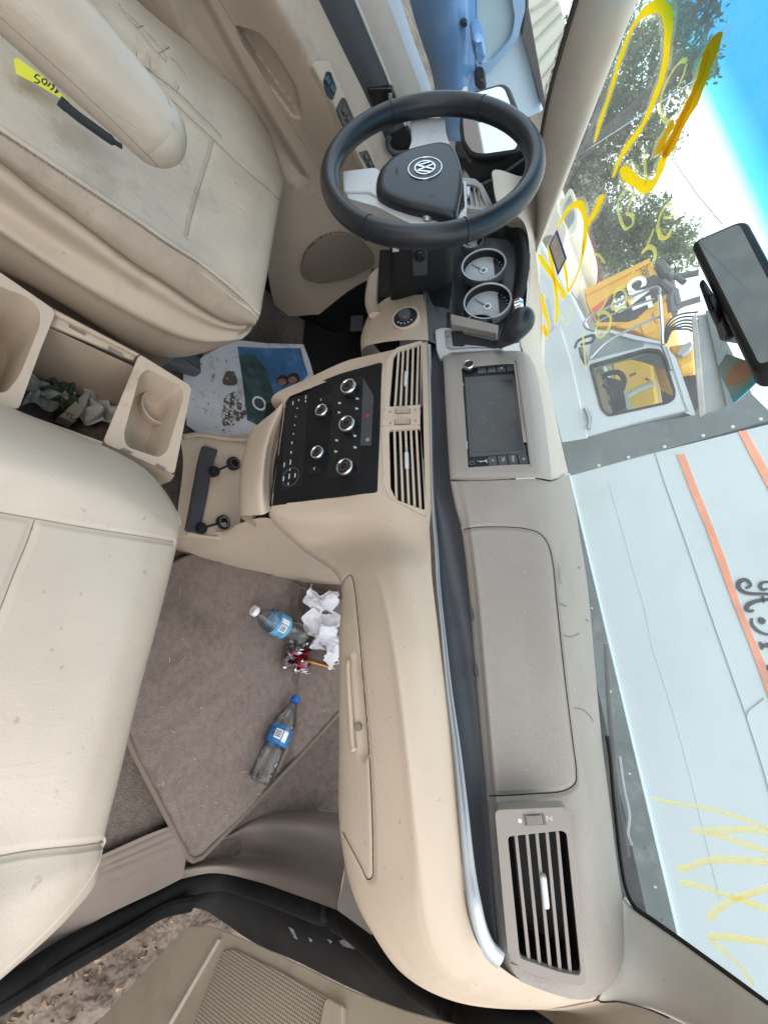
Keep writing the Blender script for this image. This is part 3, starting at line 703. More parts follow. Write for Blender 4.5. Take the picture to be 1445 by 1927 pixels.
def gauge(k, x, y, r, needle=0, cutc=True):
    a = FG.uv(*k(x, y)); fr = FG.off(.004, *a)
    g = MB().lathe(fr, [(r*1.02, -.012), (r*1.05, .003), (r*1.02, .0065), (r*.95, .0055), (r*.93, -.012)], 48, cap=False).build('gauge', M['silver'], dash)
    MB().lathe(fr, [(r*.94, .004), (r*.92, -.010), (r*.90, -.0105)], 48, cap=False).build('gauge_well', M['black'], g)
    MB().lathe(fr, [(r*.97, -.0125), (r*.97, -.0115)], 48).build('dial_backing', M['black'], g)
    c = circ(0, 0, r*.9, 64); c = [(px, min(py, r*.48)) for px, py in c]
    MB().plate(fr, c, -.0115, -.0108).build('dial', m_dial, g, smooth=False)
    MB().ring(fr, circ(0, 0, r*.17, 24), circ(0, 0, r*.11, 24), -.011, -.0085).build('dial_hub', M['white'], g)
    tk = MB()
    for i in range(21):
        f2 = fr.turn(math.pi*1.25-i*math.pi*1.5/20); tk.plate(f2, rect(r*(.8 if i % 2 == 0 else .84), -.0005, r*.89, .0005), -.0112, -.0104)
    tk.build('scale', M['mark'], g, smooth=False)
    nd = MB(); f2 = fr.turn(math.pi*1.25); nd.plate(f2, [(0, -.0012), (r*.75, -.0004), (r*.75, .0004), (0, .0012)], -.0095, -.0085); nd.lathe(fr, [(r*.1, -.0105), (r*.1, -.008)], 16); nd.build('needle', M['grey_trim'], g, smooth=False)
    return g
gauge(ke, 1017, 1100, .046); gauge(ke, 1040, 1322, .0475); gauge(ke, 945, 950, .024); gauge(ke, 985, 1475, .030)
a = FG.uv(*ke(880, 1400)); MB().ring(FG, circ(*a, .006, 16, .0035), circ(*a, .0045, 16, .0022), -.002, .004).build('reset_button', M['black_gloss'], dash)

# ---- gear selector
FS = Fr(at(838, 645, Y=.0), X3, (0, .45, .89))
slab(dash, 'selector_base', FS, P(kg, (95,325),(185,300),(700,405),(760,520),(240,545),(150,620),(110,530)), -.006, .004, M['silver_paint'], .006, .002)
gp = slab(dash, 'selector_plate', FS, P(kg, (188,335),(262,338),(700,425),(700,500),(430,505),(250,522),(205,500)), .003, .0065, M['silver'], .003, .0008)
slab(gp, 'selector_slot', FS, P(kg, (250,352),(362,350),(375,378),(690,450),(690,510),(385,482),(375,502),(268,495)), .004, .0068, M['black'], .002, .0003)
q = MB()
for x, y, t in [(213,365,'-'),(218,408,'D'),(225,455,'+'),(432,372,'N'),(515,390,'R')]:
    a = FS.uv(*kg(x, y)); add_text(q, FS.off(0, *a), t, .0075, h=.0069)
q.build('marking', M['black'], gp, smooth=False)
MB().prism([FS.hit(x, y, .004) for x, y in P(kg, (258,318),(245,228),(262,222),(705,330),(690,410))], FS.n*.016).build('selector_guard', M['taupe_fine'], dash, bevel=.0015)
kp = [at(kg(725,462)[0], kg(725,462)[1], Y=.0), at(*kg(770,420), Y=-.012), at(*kg(850,330), Y=-.028), at(*kg(930,235), Y=-.035), at(*kg(965,175), Y=-.036), at(*kg(985,130), Y=-.036)]
kr_ = [.007, .0115, .0215, .0235, .0205, .012]
pp_ = cr([tuple(p)+(r,) for p, r in zip(kp, kr_)], 6) if False else None
path = cr(kp, 6); rad_ = [q[0] for q in cr([(r, 0, 0) for r in kr_], 6)]
lev = MB().tube(path, rad_, 20, flat=.85); lb = lev.bvh()
lev.carve([drape(lb, P(kg, (755,485),(830,420),(900,350),(970,310),(1060,290)), n=6)], .0015, .0015)
lv = lev.build('gear_lever', M['leather_black'], dash, sub=1)
MB().tube([at(*kg(690,445), Y=.02), at(*kg(735,455), Y=-.003)], .007, 12).build('lever_shaft', M['black'], lv)
c0 = at(*kg(915,80), Y=-.036); MB().tube([c0+Vector((0, 0, -.006)), c0+Vector((-.0, .001, .002)), c0+Vector((0, .002, .004))], [.0125, .0125, .009], 20).build('lever_button', M['chrome'], lv)

# ---- steering column shroud and knee cover
FW = Fr((-.406, -.157, .796), X3, (0, math.sin(R_(32.03)), math.cos(R_(32.03))))
secs = []
for h, sx, sy, dy in [(-.045, .045, .045, -.01), (-.06, .052, .055, -.012), (-.13, .056, .062, -.018), (-.20, .06, .066, -.02), (-.28, .06, .066, -.02)]:
    secs.append([FW.p(a, b, h) for a, b in rnd([(-sx, dy-sy), (sx, dy-sy), (sx, dy+sy), (-sx, dy+sy)], .022, 6)])
col_ = MB().wall(secs, cap=True).build('column_shroud', M['black'], dash, ang=50)
a = FW.p(.056, -.02, -.12); f2 = Fr(a, FW.n*-1, FW.v)
MB().plate(f2, rect(-.03, -.014, .045, .014, .004), -.004, .002).build('column_lever_plate', M['charcoal'], col_, bevel=.001)
MB().lathe(f2.off(0, -.0, .0), [(.011, 0), (.011, .006), (.009, .007)], 20).build('ignition_collar', M['black_gloss'], col_)
MB().plate(f2.off(0, -.02, -.045), rect(-.008, -.006, .008, .006, .001), -.004, .004).build('tilt_lever', M['silver_paint'], col_, bevel=.001)
kc_ = [[atY(q) for q in [(715,470,.03),(712,520,.02),(716,560,.0)]], [atY(q) for q in [(770,470,.035),(770,520,.015),(768,562,-.002)]], [atY(q) for q in [(855,470,.05),(850,530,.03),(845,582,.02)]]]
MB().patch(kc_, 8, 8).build('column_cover', M['black'], dash, ang=80)
# left vent seen through the wheel
FLV = Fr.pts(at(*ke(905,590), Y=.06), at(*ke(912,720), Y=.05), at(*ke(985,600), Y=.085))
vent('air_vent', FLV, P(ke, (880,545),(960,550),(1010,590),(1075,720),(1020,745),(912,735)), P(ke, (900,585),(950,588),(985,605),(1030,725),(1000,728),(912,712)),
     [(ke(*a), ke(*b)) for a, b in [((930,588),(945,715)),((960,592),(975,720)),((985,605),(1005,728))]], [(ke(918,605), ke(920,655))], M['taupe_fine'], depth=.03)
MB().patch([[at(*ke(870,560), Y=.07), at(*ke(905,780), Y=.055)], [at(*ke(960,560), Y=.10), at(*ke(1060,760), Y=.085)]], 4, 4).build('end_cap', M['taupe_fine'], dash)
# ================================================================== STEERING WHEEL
sw = thing('steering_wheel', 'black leather three-spoke steering wheel with silver spokes and round badge', 'steering wheel', FW.o)
RM = .1725
rim = [FW.p(RM*math.cos(2*math.pi*i/96), RM*math.sin(2*math.pi*i/96)) for i in range(96)]
loops = []
for i in range(96):
    t = 2*math.pi*i/96; er = FW.u*math.cos(t)+FW.v*math.sin(t); r = .0175
    loops.append([FW.o+er*(RM+r*.92*math.cos(2*math.pi*j/20))+FW.n*(r*1.08*math.sin(2*math.pi*j/20)) for j in range(20)])
loops.append(loops[0])
rb = MB().wall(loops)
sl = []
for ang in (-.62, .3, 2.55, 3.55, 1.15, 4.3, 5.1):
    er = FW.u*math.cos(ang)+FW.v*math.sin(ang)
    sl.append([FW.o+er*(RM+.0175*.92*math.cos(q*.3))+FW.n*(.0175*1.08*math.sin(q*.3)) for q in range(22)])
rimo = rb.build('rim', M['leather_black'], sw, sub=1, weld=.0002)
sm_ = MB()
for s in sl[:4]: sm_.tube(s, .0009, 6)
sm_.build('seam', M['black'], rimo)
hb_ = -.012
def wp(k, pts, h=hb_): return FW.uvs(P(k, *pts), h)
hubp = rnd(wp(ke, [(352,640),(352,560),(375,492),(440,425),(560,366),(690,335),(770,322),(832,350),(865,420),(888,520),(886,610),(868,720),(850,795),(800,790),(690,762),(560,735),(430,690)]), .012, 4)
MB().dome(FW, hubp, -.040, -.004, .012, 6, scale=.062).build('airbag_cover', M['leather_black'], sw, ang=70)
m_sp = M['silver_paint']
def spoke(pts, h0=-.045, h1=-.018, r=.006, name='spoke', b=.004):
    return MB().plate(FW, rnd(wp(ke, pts, h1), r, 4), h0, h1).build(name, m_sp, sw, bevel=b, seg=3)
spoke([(565,165),(775,170),(785,260),(810,330),(700,400),(600,430),(545,385),(572,310)])
spoke([(140,495),(352,470),(420,520),(420,640),(380,665),(300,625),(150,625)])
sp3 = spoke([(162,590),(300,605),(385,640),(470,690),(600,730),(760,760),(850,790),(900,720),(890,560),(912,560),(915,740),(900,800),(740,830),(590,832),(520,800),(360,718),(180,668)], -.05, -.022, .004, b=.003)
a = FW.uv(*ke(672,783), -.02); bt = MB(); bt.lathe(FW.off(-.021, *a), [(.009, 0), (.009, .002), (.006, .0045), (.002, .0052)], 24); bt.build('spoke_button', M['silver'], sp3)
# badge
a = FW.uv(*ke(655,484), -.004); fb = FW.off(-.0035, *a)
bd = MB(); bd.ring(fb, circ(0, 0, .0292, 48), circ(0, 0, .0272, 48), -.002, .0016); bdo = bd.build('badge', M['chrome'], sw, bevel=.0006)
MB().lathe(fb, [(.0274, -.001), (.0265, .0004)], 40).build('badge_disc', M['charcoal'], bdo)
em = MB(); r = .0180
em.ring(fb, circ(0, 0, r, 48), circ(0, 0, r*.87, 48), .0002, .0022)
def stroke2(mb, fr, pts, wd, h0, h1):
    for p, q in zip(pts[:-1], pts[1:]): bar(mb, fr, p, q, wd, h0, h1)
V_ = [(-.36, .80), (-.02, .10), (.02, .10), (.36, .80)]; W_ = [(-.72, .50), (-.36, -.70), (-.04, -.02), (.04, -.02), (.36, -.70), (.72, .50)]
stroke2(em, fb, [(x*r, y*r) for x, y in V_], r*.17, .0003, .0021); stroke2(em, fb, [(x*r, y*r) for x, y in W_], r*.17, .0003, .0023)
em.build('emblem', M['chrome'], bdo, bevel=.0003)
q = MB(); a = FW.uv(*ke(480,497), -.003); add_text(q, FW.off(0, *a), 'AIRBAG', .006, h=-.0035); a = FW.uv(*ke(700,655), -.003); add_text(q, FW.off(0, *a).turn(.5), 'K', .007, h=-.0035)
q.build('lettering', M['black'], sw, smooth=False)
MB().wall([[FW.p(x*1.0, y, -.036) for x, y in rnd([(-.06, -.06), (.06, -.06), (.065, .055), (-.065, .055)], .03, 5)], [FW.p(x*.8, y*.8, -.075) for x, y in rnd([(-.06, -.06), (.06, -.06), (.065, .055), (-.065, .055)], .03, 5)]], cap=True).build('hub_back', M['black'], sw)

# ================================================================== VAN BODY
body = thing('van_body', 'van cabin shell with carpeted floor, pillars and paint-scrawled windscreen', 'van', (0, 0, 0))
fl = [[Vector((x, y, z)) for x in (-.82, -.4, 0, .4, .83)] for y, z in [(-1.2, .03), (-.6, .03), (-.1, .03), (.22, .035), (.36, .09), (.56, .32), (.62, .6)]]
MB().patch(fl, 10, 10).build('floor_carpet', M['carpet'], body, ang=80)
# driver's firewall lies in the dark
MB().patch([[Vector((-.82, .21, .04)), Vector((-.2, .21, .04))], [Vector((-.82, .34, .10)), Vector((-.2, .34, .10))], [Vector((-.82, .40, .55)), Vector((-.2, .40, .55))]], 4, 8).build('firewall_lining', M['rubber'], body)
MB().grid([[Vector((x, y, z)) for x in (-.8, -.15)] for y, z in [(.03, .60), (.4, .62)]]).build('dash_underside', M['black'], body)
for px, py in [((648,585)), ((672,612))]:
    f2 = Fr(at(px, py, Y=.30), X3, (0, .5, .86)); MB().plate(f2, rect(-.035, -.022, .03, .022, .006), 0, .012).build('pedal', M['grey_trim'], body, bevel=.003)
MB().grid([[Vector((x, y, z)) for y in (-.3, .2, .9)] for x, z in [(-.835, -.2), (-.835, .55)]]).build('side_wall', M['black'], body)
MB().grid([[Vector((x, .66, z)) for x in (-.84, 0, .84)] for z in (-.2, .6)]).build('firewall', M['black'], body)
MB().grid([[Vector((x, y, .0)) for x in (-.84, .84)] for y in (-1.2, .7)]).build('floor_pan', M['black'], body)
# transmission hump under the stack
# right sill: threshold plate, weather strip, jamb
th = [[atZ(q) for q in [(-120,1690,.05),(20,1690,.05),(190,1610,.05),(325,1555,.05),(345,1560,.05)]],
      [atZ(q) for q in [(-120,1780,.055),(0,1765,.055),(200,1645,.055),(330,1590,.055),(350,1612,.055)]],
      [atZ(q) for q in [(-120,1900,.06),(0,1842,.06),(190,1728,.06),(300,1675,.06),(345,1652,.06)]]]
tp = MB().patch(th, 14, 14); tb = tp.bvh()
tp.carve([drape(tb, [kb(*a), kb(*b)], n=0) for a, b in [((525,575),(850,430)),((530,612),(868,462)),((530,640),(870,500)),((545,690),(870,560))]], .003, .002)
tp.build('threshold_plate', M['brown_plastic'], body, ang=80)
kk = [[atX(q) for q in [(345,1560,.745),(420,1560,.745),(480,1518,.735),(550,1522,.73),(650,1530,.73)]],
      [atX(q) for q in [(346,1580,.755),(420,1578,.752),(485,1550,.735),(555,1552,.732),(655,1562,.735)]],
      [atX(q) for q in [(347,1597,.775),(400,1592,.775),(482,1585,.772),(560,1592,.775),(652,1612,.78)]],
      [atX(q) for q in [(342,1622,.785),(400,1612,.79),(480,1612,.80),(560,1626,.805),(645,1650,.81)]],
      [atX(q) for q in [(339,1640,.78),(400,1630,.785),(480,1636,.79),(560,1656,.795),(638,1690,.80)]],
      [atX(q) for q in [(336,1655,.80),(400,1643,.80),(480,1658,.805),(560,1685,.81),(633,1712,.81)]]]
MB().patch(kk, 8, 8).build('kick_panel', M['brown_plastic'], body, ang=80)
MB().patch([[atX(q) for q in [(640,1560,.77),(648,1640,.785),(634,1712,.80)]], [atX(q) for q in [(700,1600,.77),(690,1680,.785),(700,1760,.80)]]], 6, 6).build('pillar_foot_trim', M['top'], body)
jb = [[atX(q) for q in [(336,1652,.81),(400,1640,.81),(480,1655,.815),(560,1684,.82),(640,1715,.82),(720,1775,.82),(800,1850,.82),(980,1895,.82),(1120,1890,.82)]],
      [atX(q) for q in [(330,1700,.84),(410,1695,.86),(480,1712,.87),(560,1745,.87),(640,1780,.87),(720,1830,.87),(800,1895,.87),(980,1940,.87),(1120,1940,.87)]],
      [atX(q) for q in [(372,1702,.86),(420,1735,.95),(480,1775,.96),(560,1810,.96),(640,1850,.96),(720,1890,.96),(800,1960,.96),(980,2000,.96),(1120,2000,.96)]]]
jm = MB().patch(jb, 8, 8)
jo = jm.build('door_jamb', M['jamb'], body, ang=80)
jv = jm.bvh(); m_sc = mat('grey_scuff', (.20, .20, .21), .8, vary=.5, vscale=60)
for pts in [[(155,825),(175,835),(195,880),(180,872)], [(245,870),(262,885),(252,892)], [(385,890),(410,880),(450,905),(455,925),(400,910)], [(440,880),(462,880),(470,905),(450,900)], [(460,920),(505,915),(540,965),(535,975),(500,940)], [(330,880),(350,890),(345,900)]]:
    d_ = drape(jv, P(kc, *pts), lift=.0015)
    if len(d_) > 2: MB().prism(d_, Vector((.001, 0, 0))).build('scuff', m_sc, jo, smooth=False)
ws = [atX(q) for q in [(-150,1945,.835),(0,1868,.835),(120,1793,.832),(230,1732,.828),(310,1688,.823),(370,1662,.82),(420,1655,.822),(480,1670,.826),(560,1700,.83),(640,1735,.83),(720,1798,.835),(790,1860,.84),(900,1925,.845),(1050,1950,.85)]]
MB().tube(cr(ws, 6), .020, 12, flat=.75, up=(0, 0, 1)).build('weather_strip', M['jamb'], body)
ws2 = [atX(q) for q in [(-150,1975,.85),(0,1893,.85),(120,1822,.847),(230,1760,.842),(310,1712,.838),(362,1700,.84)]]
MB().tube(cr(ws2, 6), .016, 10, flat=.8).build('sill_edge', M['jamb'], body)

# the rest of the cabin behind the camera: lower side walls and a plain rear wall, added to keep low daylight off the floor
for nm, pts in [('side_lining', [(-.86, -.46), (-.86, -1.9)]), ('side_lining', [(.88, -1.02), (.88, -1.9)]), ('rear_shade_wall', [(-.86, -1.9), (.88, -1.9)])]:
    MB().wall([[Vector((x, y, z)) for x, y in pts] for z in (-.1, .3, .78)], closed=False).build(nm, M['tan_door'], body, solid=.04, ang=60)
# windscreen
Wa, Wb = at(1007, 474, Y=.27), at(1184, 1704, Y=.23)
FWS = Fr.pts(Wa, Wb, (-.02, -.04, 1.17))
if FWS.n.y > 0: FWS = Fr(FWS.o, -FWS.u, FWS.v)
BLUE = (.0, .27, .50)
m_ws = glass('windscreen_glass', (.86, .95, .93), .8, .02, ramp=(1.150, 1.188, BLUE), haze=.11)
lw0, lw1 = Vector(FWS.uv(1007, 474)), Vector(FWS.uv(1194, 0)); rw0, rw1 = Vector(FWS.uv(1188, 1708)), Vector(FWS.uv(1445, 1893))
L2 = lw1+(lw1-lw0)*1.5; R2 = rw1+(rw1-rw0)*1.6
outl = [tuple(lw0-(lw1-lw0)*.12), tuple(L2), tuple(R2), tuple(rw0-(rw1-rw0)*.15)]
wsb = MB()
NU, NV = 24, 14
rowsW = []
for j in range(NV+1):
    t = j/NV; a = Vector(outl[0]).lerp(Vector(outl[1]), t); b = Vector(outl[3]).lerp(Vector(outl[2]), t)
    rowsW.append([FWS.p(*(a.lerp(b, i/NU))) for i in range(NU+1)])
wsb.grid(rowsW)
wso = wsb.build('windscreen', m_ws, body, ang=80)
tag(wso, 'windscreen with yellow paint scrawls and a blue shade band')
FWi = FWS if (CC-FWS.o).dot(FWS.n) > 0 else Fr(FWS.o, FWS.u, -FWS.v)
def onws(k, x, y, h=.003): return FWi.hit(*k(x, y), h)
def glaze(name, pts, wd, m, k, h=.003, wf=None):
    p = cr([FWi.uv(*k(x, y), h) + (0,) for x, y in pts], 8); n = len(p); mb = MB()
    L, Rr = [], []
    for i, q in enumerate(p):
        d = (p[min(i+1, n-1)]-p[max(i-1, 0)]); d.normalize(); nn = Vector((-d.y, d.x))
        t = i/(n-1); w_ = wd*(1+.12*math.sin(i*.31)+.06*math.sin(i*.83))*(wf(t) if wf else 1)*(min(1, .45+t*8)*min(1, .45+(1-t)*8)); w_ = max(w_, .0012)
        L.append(FWi.p(q.x+nn.x*w_/2, q.y+nn.y*w_/2, h)); Rr.append(FWi.p(q.x-nn.x*w_/2, q.y-nn.y*w_/2, h))
    mid_ = [(a+b)/2+FWi.n*.0012 for a, b in zip(L, Rr)]
    mb.grid([L, mid_, Rr]); return mb.build(name, m, wso, ang=80)
def paint(name, col, alpha, trans=.35):
    m = bpy.data.materials.new(name); m.use_nodes = True; t = m.node_tree; t.nodes.clear()
    o = t.nodes.new('ShaderNodeOutputMaterial'); d = t.nodes.new('ShaderNodeBsdfDiffuse'); tl = t.nodes.new('ShaderNodeBsdfTranslucent'); tr = t.nodes.new('ShaderNodeBsdfTransparent')
    m1 = t.nodes.new('ShaderNodeMixShader'); m2 = t.nodes.new('ShaderNodeMixShader'); m1.inputs[0].default_value = trans
    tc = t.nodes.new('ShaderNodeTexCoord'); n = t.nodes.new('ShaderNodeTexNoise'); n.inputs['Scale'].default_value = 28; n.inputs['Detail'].default_value = 3
    mr = t.nodes.new('ShaderNodeMapRange'); mr.inputs[1].default_value = .35; mr.inputs[2].default_value = .65; mr.inputs[3].default_value = alpha*.8; mr.inputs[4].default_value = min(1, alpha*1.2)
    t.links.new(tc.outputs['Object'], n.inputs['Vector']); t.links.new(n.outputs[0], mr.inputs[0]); t.links.new(mr.outputs[0], m2.inputs[0])
    d.inputs[0].default_value = (*col, 1); tl.inputs[0].default_value = (*col, 1)
    t.links.new(d.outputs[0], m1.inputs[1]); t.links.new(tl.outputs[0], m1.inputs[2]); t.links.new(tr.outputs[0], m2.inputs[1]); t.links.new(m1.outputs[0], m2.inputs[2]); t.links.new(m2.outputs[0], o.inputs[0]); return m
M['yel'] = paint('thick_yellow_paint', (.95, .66, .02), 1.4, .65); M['yel_d'] = paint('brown_yellow_paint', (.70, .40, .015), 1.3, .5); M['yel_p'] = paint('thin_yellow_paint', (.85, .78, .22), .62, .6); M['yel_h'] = paint('yellow_overspray', (.95, .86, .40), .24, .7); M['yel_t'] = paint('faded_yellow_paint', (.9, .74, .18), .55, .6)
for pts, wd, m, k in [
 ([(385,870),(420,740),(480,560),(540,360),(600,200),(660,100),(740,45),(795,45),(832,110),(830,250),(800,450),(750,600),(680,760),(610,860),(560,930),(530,990),(497,1085)], .0105, 'yel', k3),
 ([(545,1030),(600,1080),(650,1120),(700,1142),(745,1120),(780,1050),(800,980),(830,900)], .011, 'yel', k3),
 ([(1115,220),(1090,330),(1040,480),(980,620),(920,730),(860,860),(800,955)], .019, 'yel_d', k3),
 ([(1075,300),(1030,470),(960,640),(900,760),(850,870),(815,950)], .010, 'yel', k3),
 ([(775,945),(790,880),(830,800),(870,745)], .012, 'yel_d', k3),
 ([(165,1390),(200,1310),(250,1255),(295,1252),(322,1310),(328,1400),(320,1500),(312,1560)], .009, 'yel', k3),
 ([(430,1190),(400,1270),(340,1370)], .013, 'yel', k3),
 ([(322,60),(310,160),(285,260),(240,360),(225,385),(212,300),(190,160),(170,80)], .007, 'yel', k6),
 ([(40,160),(100,250),(140,310),(192,400),(205,425)], .011, 'yel', k6),
 ([(100,100),(120,200),(143,350),(155,470),(148,585)], .011, 'yel', k6),
 ([(58,400),(78,500),(100,590),(90,650),(70,590)], .011, 'yel', k6),
 ([(950,375),(920,370),(870,420),(820,510),(788,610),(792,700),(835,748),(890,732)], .006, 'yel_p', k3),
 ([(945,390),(925,460),(888,540)], .005, 'yel_p', k3), ([(680,930),(692,1020),(700,1130)], .006, 'yel_p', k3),
 ([(600,1150),(540,1200),(525,1250),(542,1340),(578,1398),(618,1365),(612,1315),(582,1302),(602,1240),(622,1170)], .0055, 'yel_p', k3),
 ([(870,1250),(838,1242),(792,1300),(770,1380),(790,1448),(838,1440),(850,1405)], .006, 'yel_p', k3), ([(870,1255),(850,1320),(805,1328)], .005, 'yel_p', k3),
 ([(360,270),(365,172),(400,160),(450,212)], .005, 'yel_p', k6), ([(670,152),(710,115),(750,132),(750,185),(728,228)], .007, 'yel_p', k6), ([(745,5),(700,118)], .005, 'yel_p', k6),
 ([(775,0),(785,50),(825,55),(850,10)], .006, 'yel_p', k6),
 ([(500,430),(490,480),(520,492),(568,470),(575,402),(540,367),(510,390),(500,430)], .006, 'yel_p', k6), ([(640,232),(590,320),(550,370)], .005, 'yel_p', k6), ([(470,380),(440,470),(400,520)], .005, 'yel_p', k6),
 ([(410,530),(395,640),(425,662),(470,610),(482,545),(440,512),(400,530)], .006, 'yel_p', k6), ([(310,630),(320,720),(332,865)], .006, 'yel_p', k6), ([(240,450),(245,530),(215,580),(165,482)], .005, 'yel_p', k6), ([(310,260),(290,340),(285,410)], .005, 'yel_p', k6),
 ([(860,270),(950,290),(1110,315),(1250,350),(1350,385),(1480,440)], .0042, 'yel_t', kd), ([(1060,435),(1200,432),(1330,427),(1480,440)], .0065, 'yel_t', kd), ([(1140,440),(1300,490),(1480,550)], .0055, 'yel_t', kd),
 ([(990,620),(1040,620),(1100,592),(1200,577),(1480,592)], .0065, 'yel_t', kd), ([(1005,690),(1100,710),(1250,760),(1480,840)], .0055, 'yel_t', kd), ([(1140,875),(1200,820),(1290,770),(1480,710)], .0055, 'yel_t', kd),
 ([(1135,960),(1250,965),(1480,998)], .0055, 'yel_t', kd), ([(1150,975),(1220,1030),(1300,1110),(1375,1210)], .005, 'yel_t', kd)]:
    glaze('paint_stroke', pts, wd*(1.5 if k is k3 and m[:5] != 'yel_p' else 1), M[m], k)
    if m in ('yel', 'yel_d'): glaze('paint_overspray', pts, wd*(3.0 if k is k3 else 2.0), M['yel_h'], k, h=.0015)
# a blue edged diamond stuck on the glass
dm = P(k6, (155,8),(213,180),(160,285),(104,110)); du = FWi.uvs(dm, .004)
MB().ring(FWi, du, offset(du, .0045), .003, .0048).build('diamond_sticker', mat('sticker_blue', (.03, .04, .16), .5), wso, smooth=False)
MB().plate(FWi, offset(du, .0045), .003, .0042).build('diamond_field', mat('sticker_field', (.5, .46, .42), .5, vary=.3, vscale=60), wso, smooth=False)
# black ceramic edge and rubber
MB().tube([FWi.hit(x, y, .004) for x, y in [(990,520),(1007,474),(1060,340),(1120,186),(1194,0),(1240,-115)]], .0042, 8, flat=.5).build('windscreen_seal', M['black'], body)
MB().tube(cr([FWi.hit(*kd(x, y), .004) for x, y in [(640,-40),(655,60),(672,250),(690,420),(712,600),(735,720),(775,810),(880,890),(1005,980),(1230,1145),(1445,1305),(1600,1420)]], 6), .0040, 8, flat=.5).build('windscreen_seal', M['black'], body)

# roof and headliner: shade the cabin as the real one does
hl = [[FWS.p(*(Vector(outl[1]).lerp(Vector(outl[2]), i/8)))+Vector((0, 0, .0)) for i in range(9)]]
z0 = hl[0][4].z; y0 = hl[0][4].y
hl = [[Vector((-.70+1.40*i/8, y0+.02, z0-.02+.03*math.sin(math.pi*i/8))) for i in range(9)], [Vector((-.72+1.44*i/8, y0-.35, z0+.06+.05*math.sin(math.pi*i/8))) for i in range(9)], [Vector((-.72+1.44*i/8, -.98, z0+.07+.05*math.sin(math.pi*i/8))) for i in range(9)]]
MB().patch(hl, 4, 6).build('headliner', mat('headliner_cloth', (.52, .46, .38), .95, spec=.1), body, solid=.03, ang=80)
# pillar trims
pi_ = [FWi.hit(x, y, .006) for x, y in [(1240,-115),(1194,0),(1150,110),(1095,250),(1040,392),(1009,472)]]
po_ = [atX(q) for q in [(1120,-120,-.72),(1086,0,-.75),(1058,95,-.77),(1033,190,-.785),(1014,300,-.80),(1006,400,-.81)]]
pm_ = [a.lerp(b, .5)+(CC-a.lerp(b, .5)).normalized()*.018 for a, b in zip(pi_, po_)]
plt = MB().patch([[p+Vector((-.02, .02, 0)) for p in pi_], pi_, pm_, po_, [p+Vector((-.03, .05, 0)) for p in po_]], 8, 8).build('pillar_trim', M['top'], body, ang=80)
MB().tube(cr([p+Vector((-.004, 0, 0)) for p in po_], 6), .007, 8).build('door_seal', mat('dark_brown_rubber', (.06, .048, .04), .6), body)
qi = [FWi.hit(x, y, .006) for x, y in [(1174,1688),(1186,1706),(1232,1740),(1282,1775),(1360,1832),(1445,1894),(1540,1962)]]
qo = [atX(q) for q in [(1150,1830,.715),(1128,1876,.725),(1170,1880,.735),(1226,1895,.74),(1290,1925,.74),(1380,1985,.735),(1470,2050,.73)]]
qm = [a.lerp(b, .5)+(CC-a.lerp(b, .5)).normalized()*.012 for a, b in zip(qi, qo)]
MB().patch([[p+Vector((.01, .02, 0)) for p in qi], qi, qm, qo, [p+Vector((.02, .05, -.02)) for p in qo]], 8, 8).build('pillar_trim', M['top'], body, ang=80)
qd = [p+Vector((.05, .06, -.05)) for p in qo]
MB().patch([[p+Vector((.004, .0, -.002)) for p in qo], [p+Vector((.03, .0, -.06)) for p in qo], [p+Vector((.06, .02, -.16)) for p in qo]], 6, 6).build('door_post', M['tan_door'], body, ang=80)
# wiper lying along the bottom of the glass, outside
wpz = [FWi.hit(*kd(x, y), -.03) for x, y in [(632,-500),(652,-150),(676,100),(702,300),(728,460),(745,560)]]
wi = thing('windscreen_wiper', 'dark windscreen wiper lying outside along the lower edge of the glass', 'wiper', wpz[2])
MB().tube(cr(wpz, 6), .0035, 8).build('wiper_blade', M['rubber'], wi)
wpa = [FWi.hit(*kd(x, y), -.04) for x, y in [(700,60),(722,220),(748,350),(742,450),(760,505)]]
MB().tube(cr(wpa, 6), .003, 8).build('wiper_arm', mat('dull_grey_steel', (.25, .27, .28), .5), wi)

# ================================================================== SEATS
def seat_patch(rows, drops, side):
    """rows of (x, y, Z) from front to back; drops: world offsets for the front face; side: fall on both flanks"""
    g = [[atZ(q) for q in r] for r in rows]
    back = g[-1]; g.append([p+Vector((0, -.45, 0)) for p in back])
    for d in drops: g.insert(0, [p+Vector(d) for p in g[0]])
    g = [[r[0]+Vector((side, -.0, -.11))]+r+[r[-1]+Vector((-side, 0, -.11))] for r in g]
    return g
# passenger seat
ps = thing('vehicle_seat', 'clean cream leather front passenger seat with smooth seams', 'seat', (.41, -.5, .05), 'leather front seats')
PR = [
 [(339,985,.395),(337,1005,.41),(334,1022,.41),(298,1170,.41),(262,1305,.41),(228,1450,.41),(194,1588,.41),(189,1622,.405),(180,1660,.39)],
 [(324,945,.385),(305,975,.425),(286,1012,.43),(252,1160,.435),(215,1305,.435),(180,1450,.435),(148,1592,.43),(142,1650,.43),(128,1728,.39)],
 [(269,880,.375),(215,925,.445),(150,991,.434),(118,1140,.436),(90,1300,.436),(60,1450,.436),(30,1607,.432),(15,1715,.437),(0,1845,.39)],
 [(100,800,.37),(40,870,.46),(0,963,.434),(-40,1130,.432),(-70,1300,.432),(-100,1450,.432),(-130,1625,.434),(-140,1770,.45),(-170,1985,.40)]]
g = seat_patch(PR, [(0, -.012, -.05), (0, -.03, -.12)], .012)
pc = MB().patch(g, 40, 34); cb = pc.bvh()
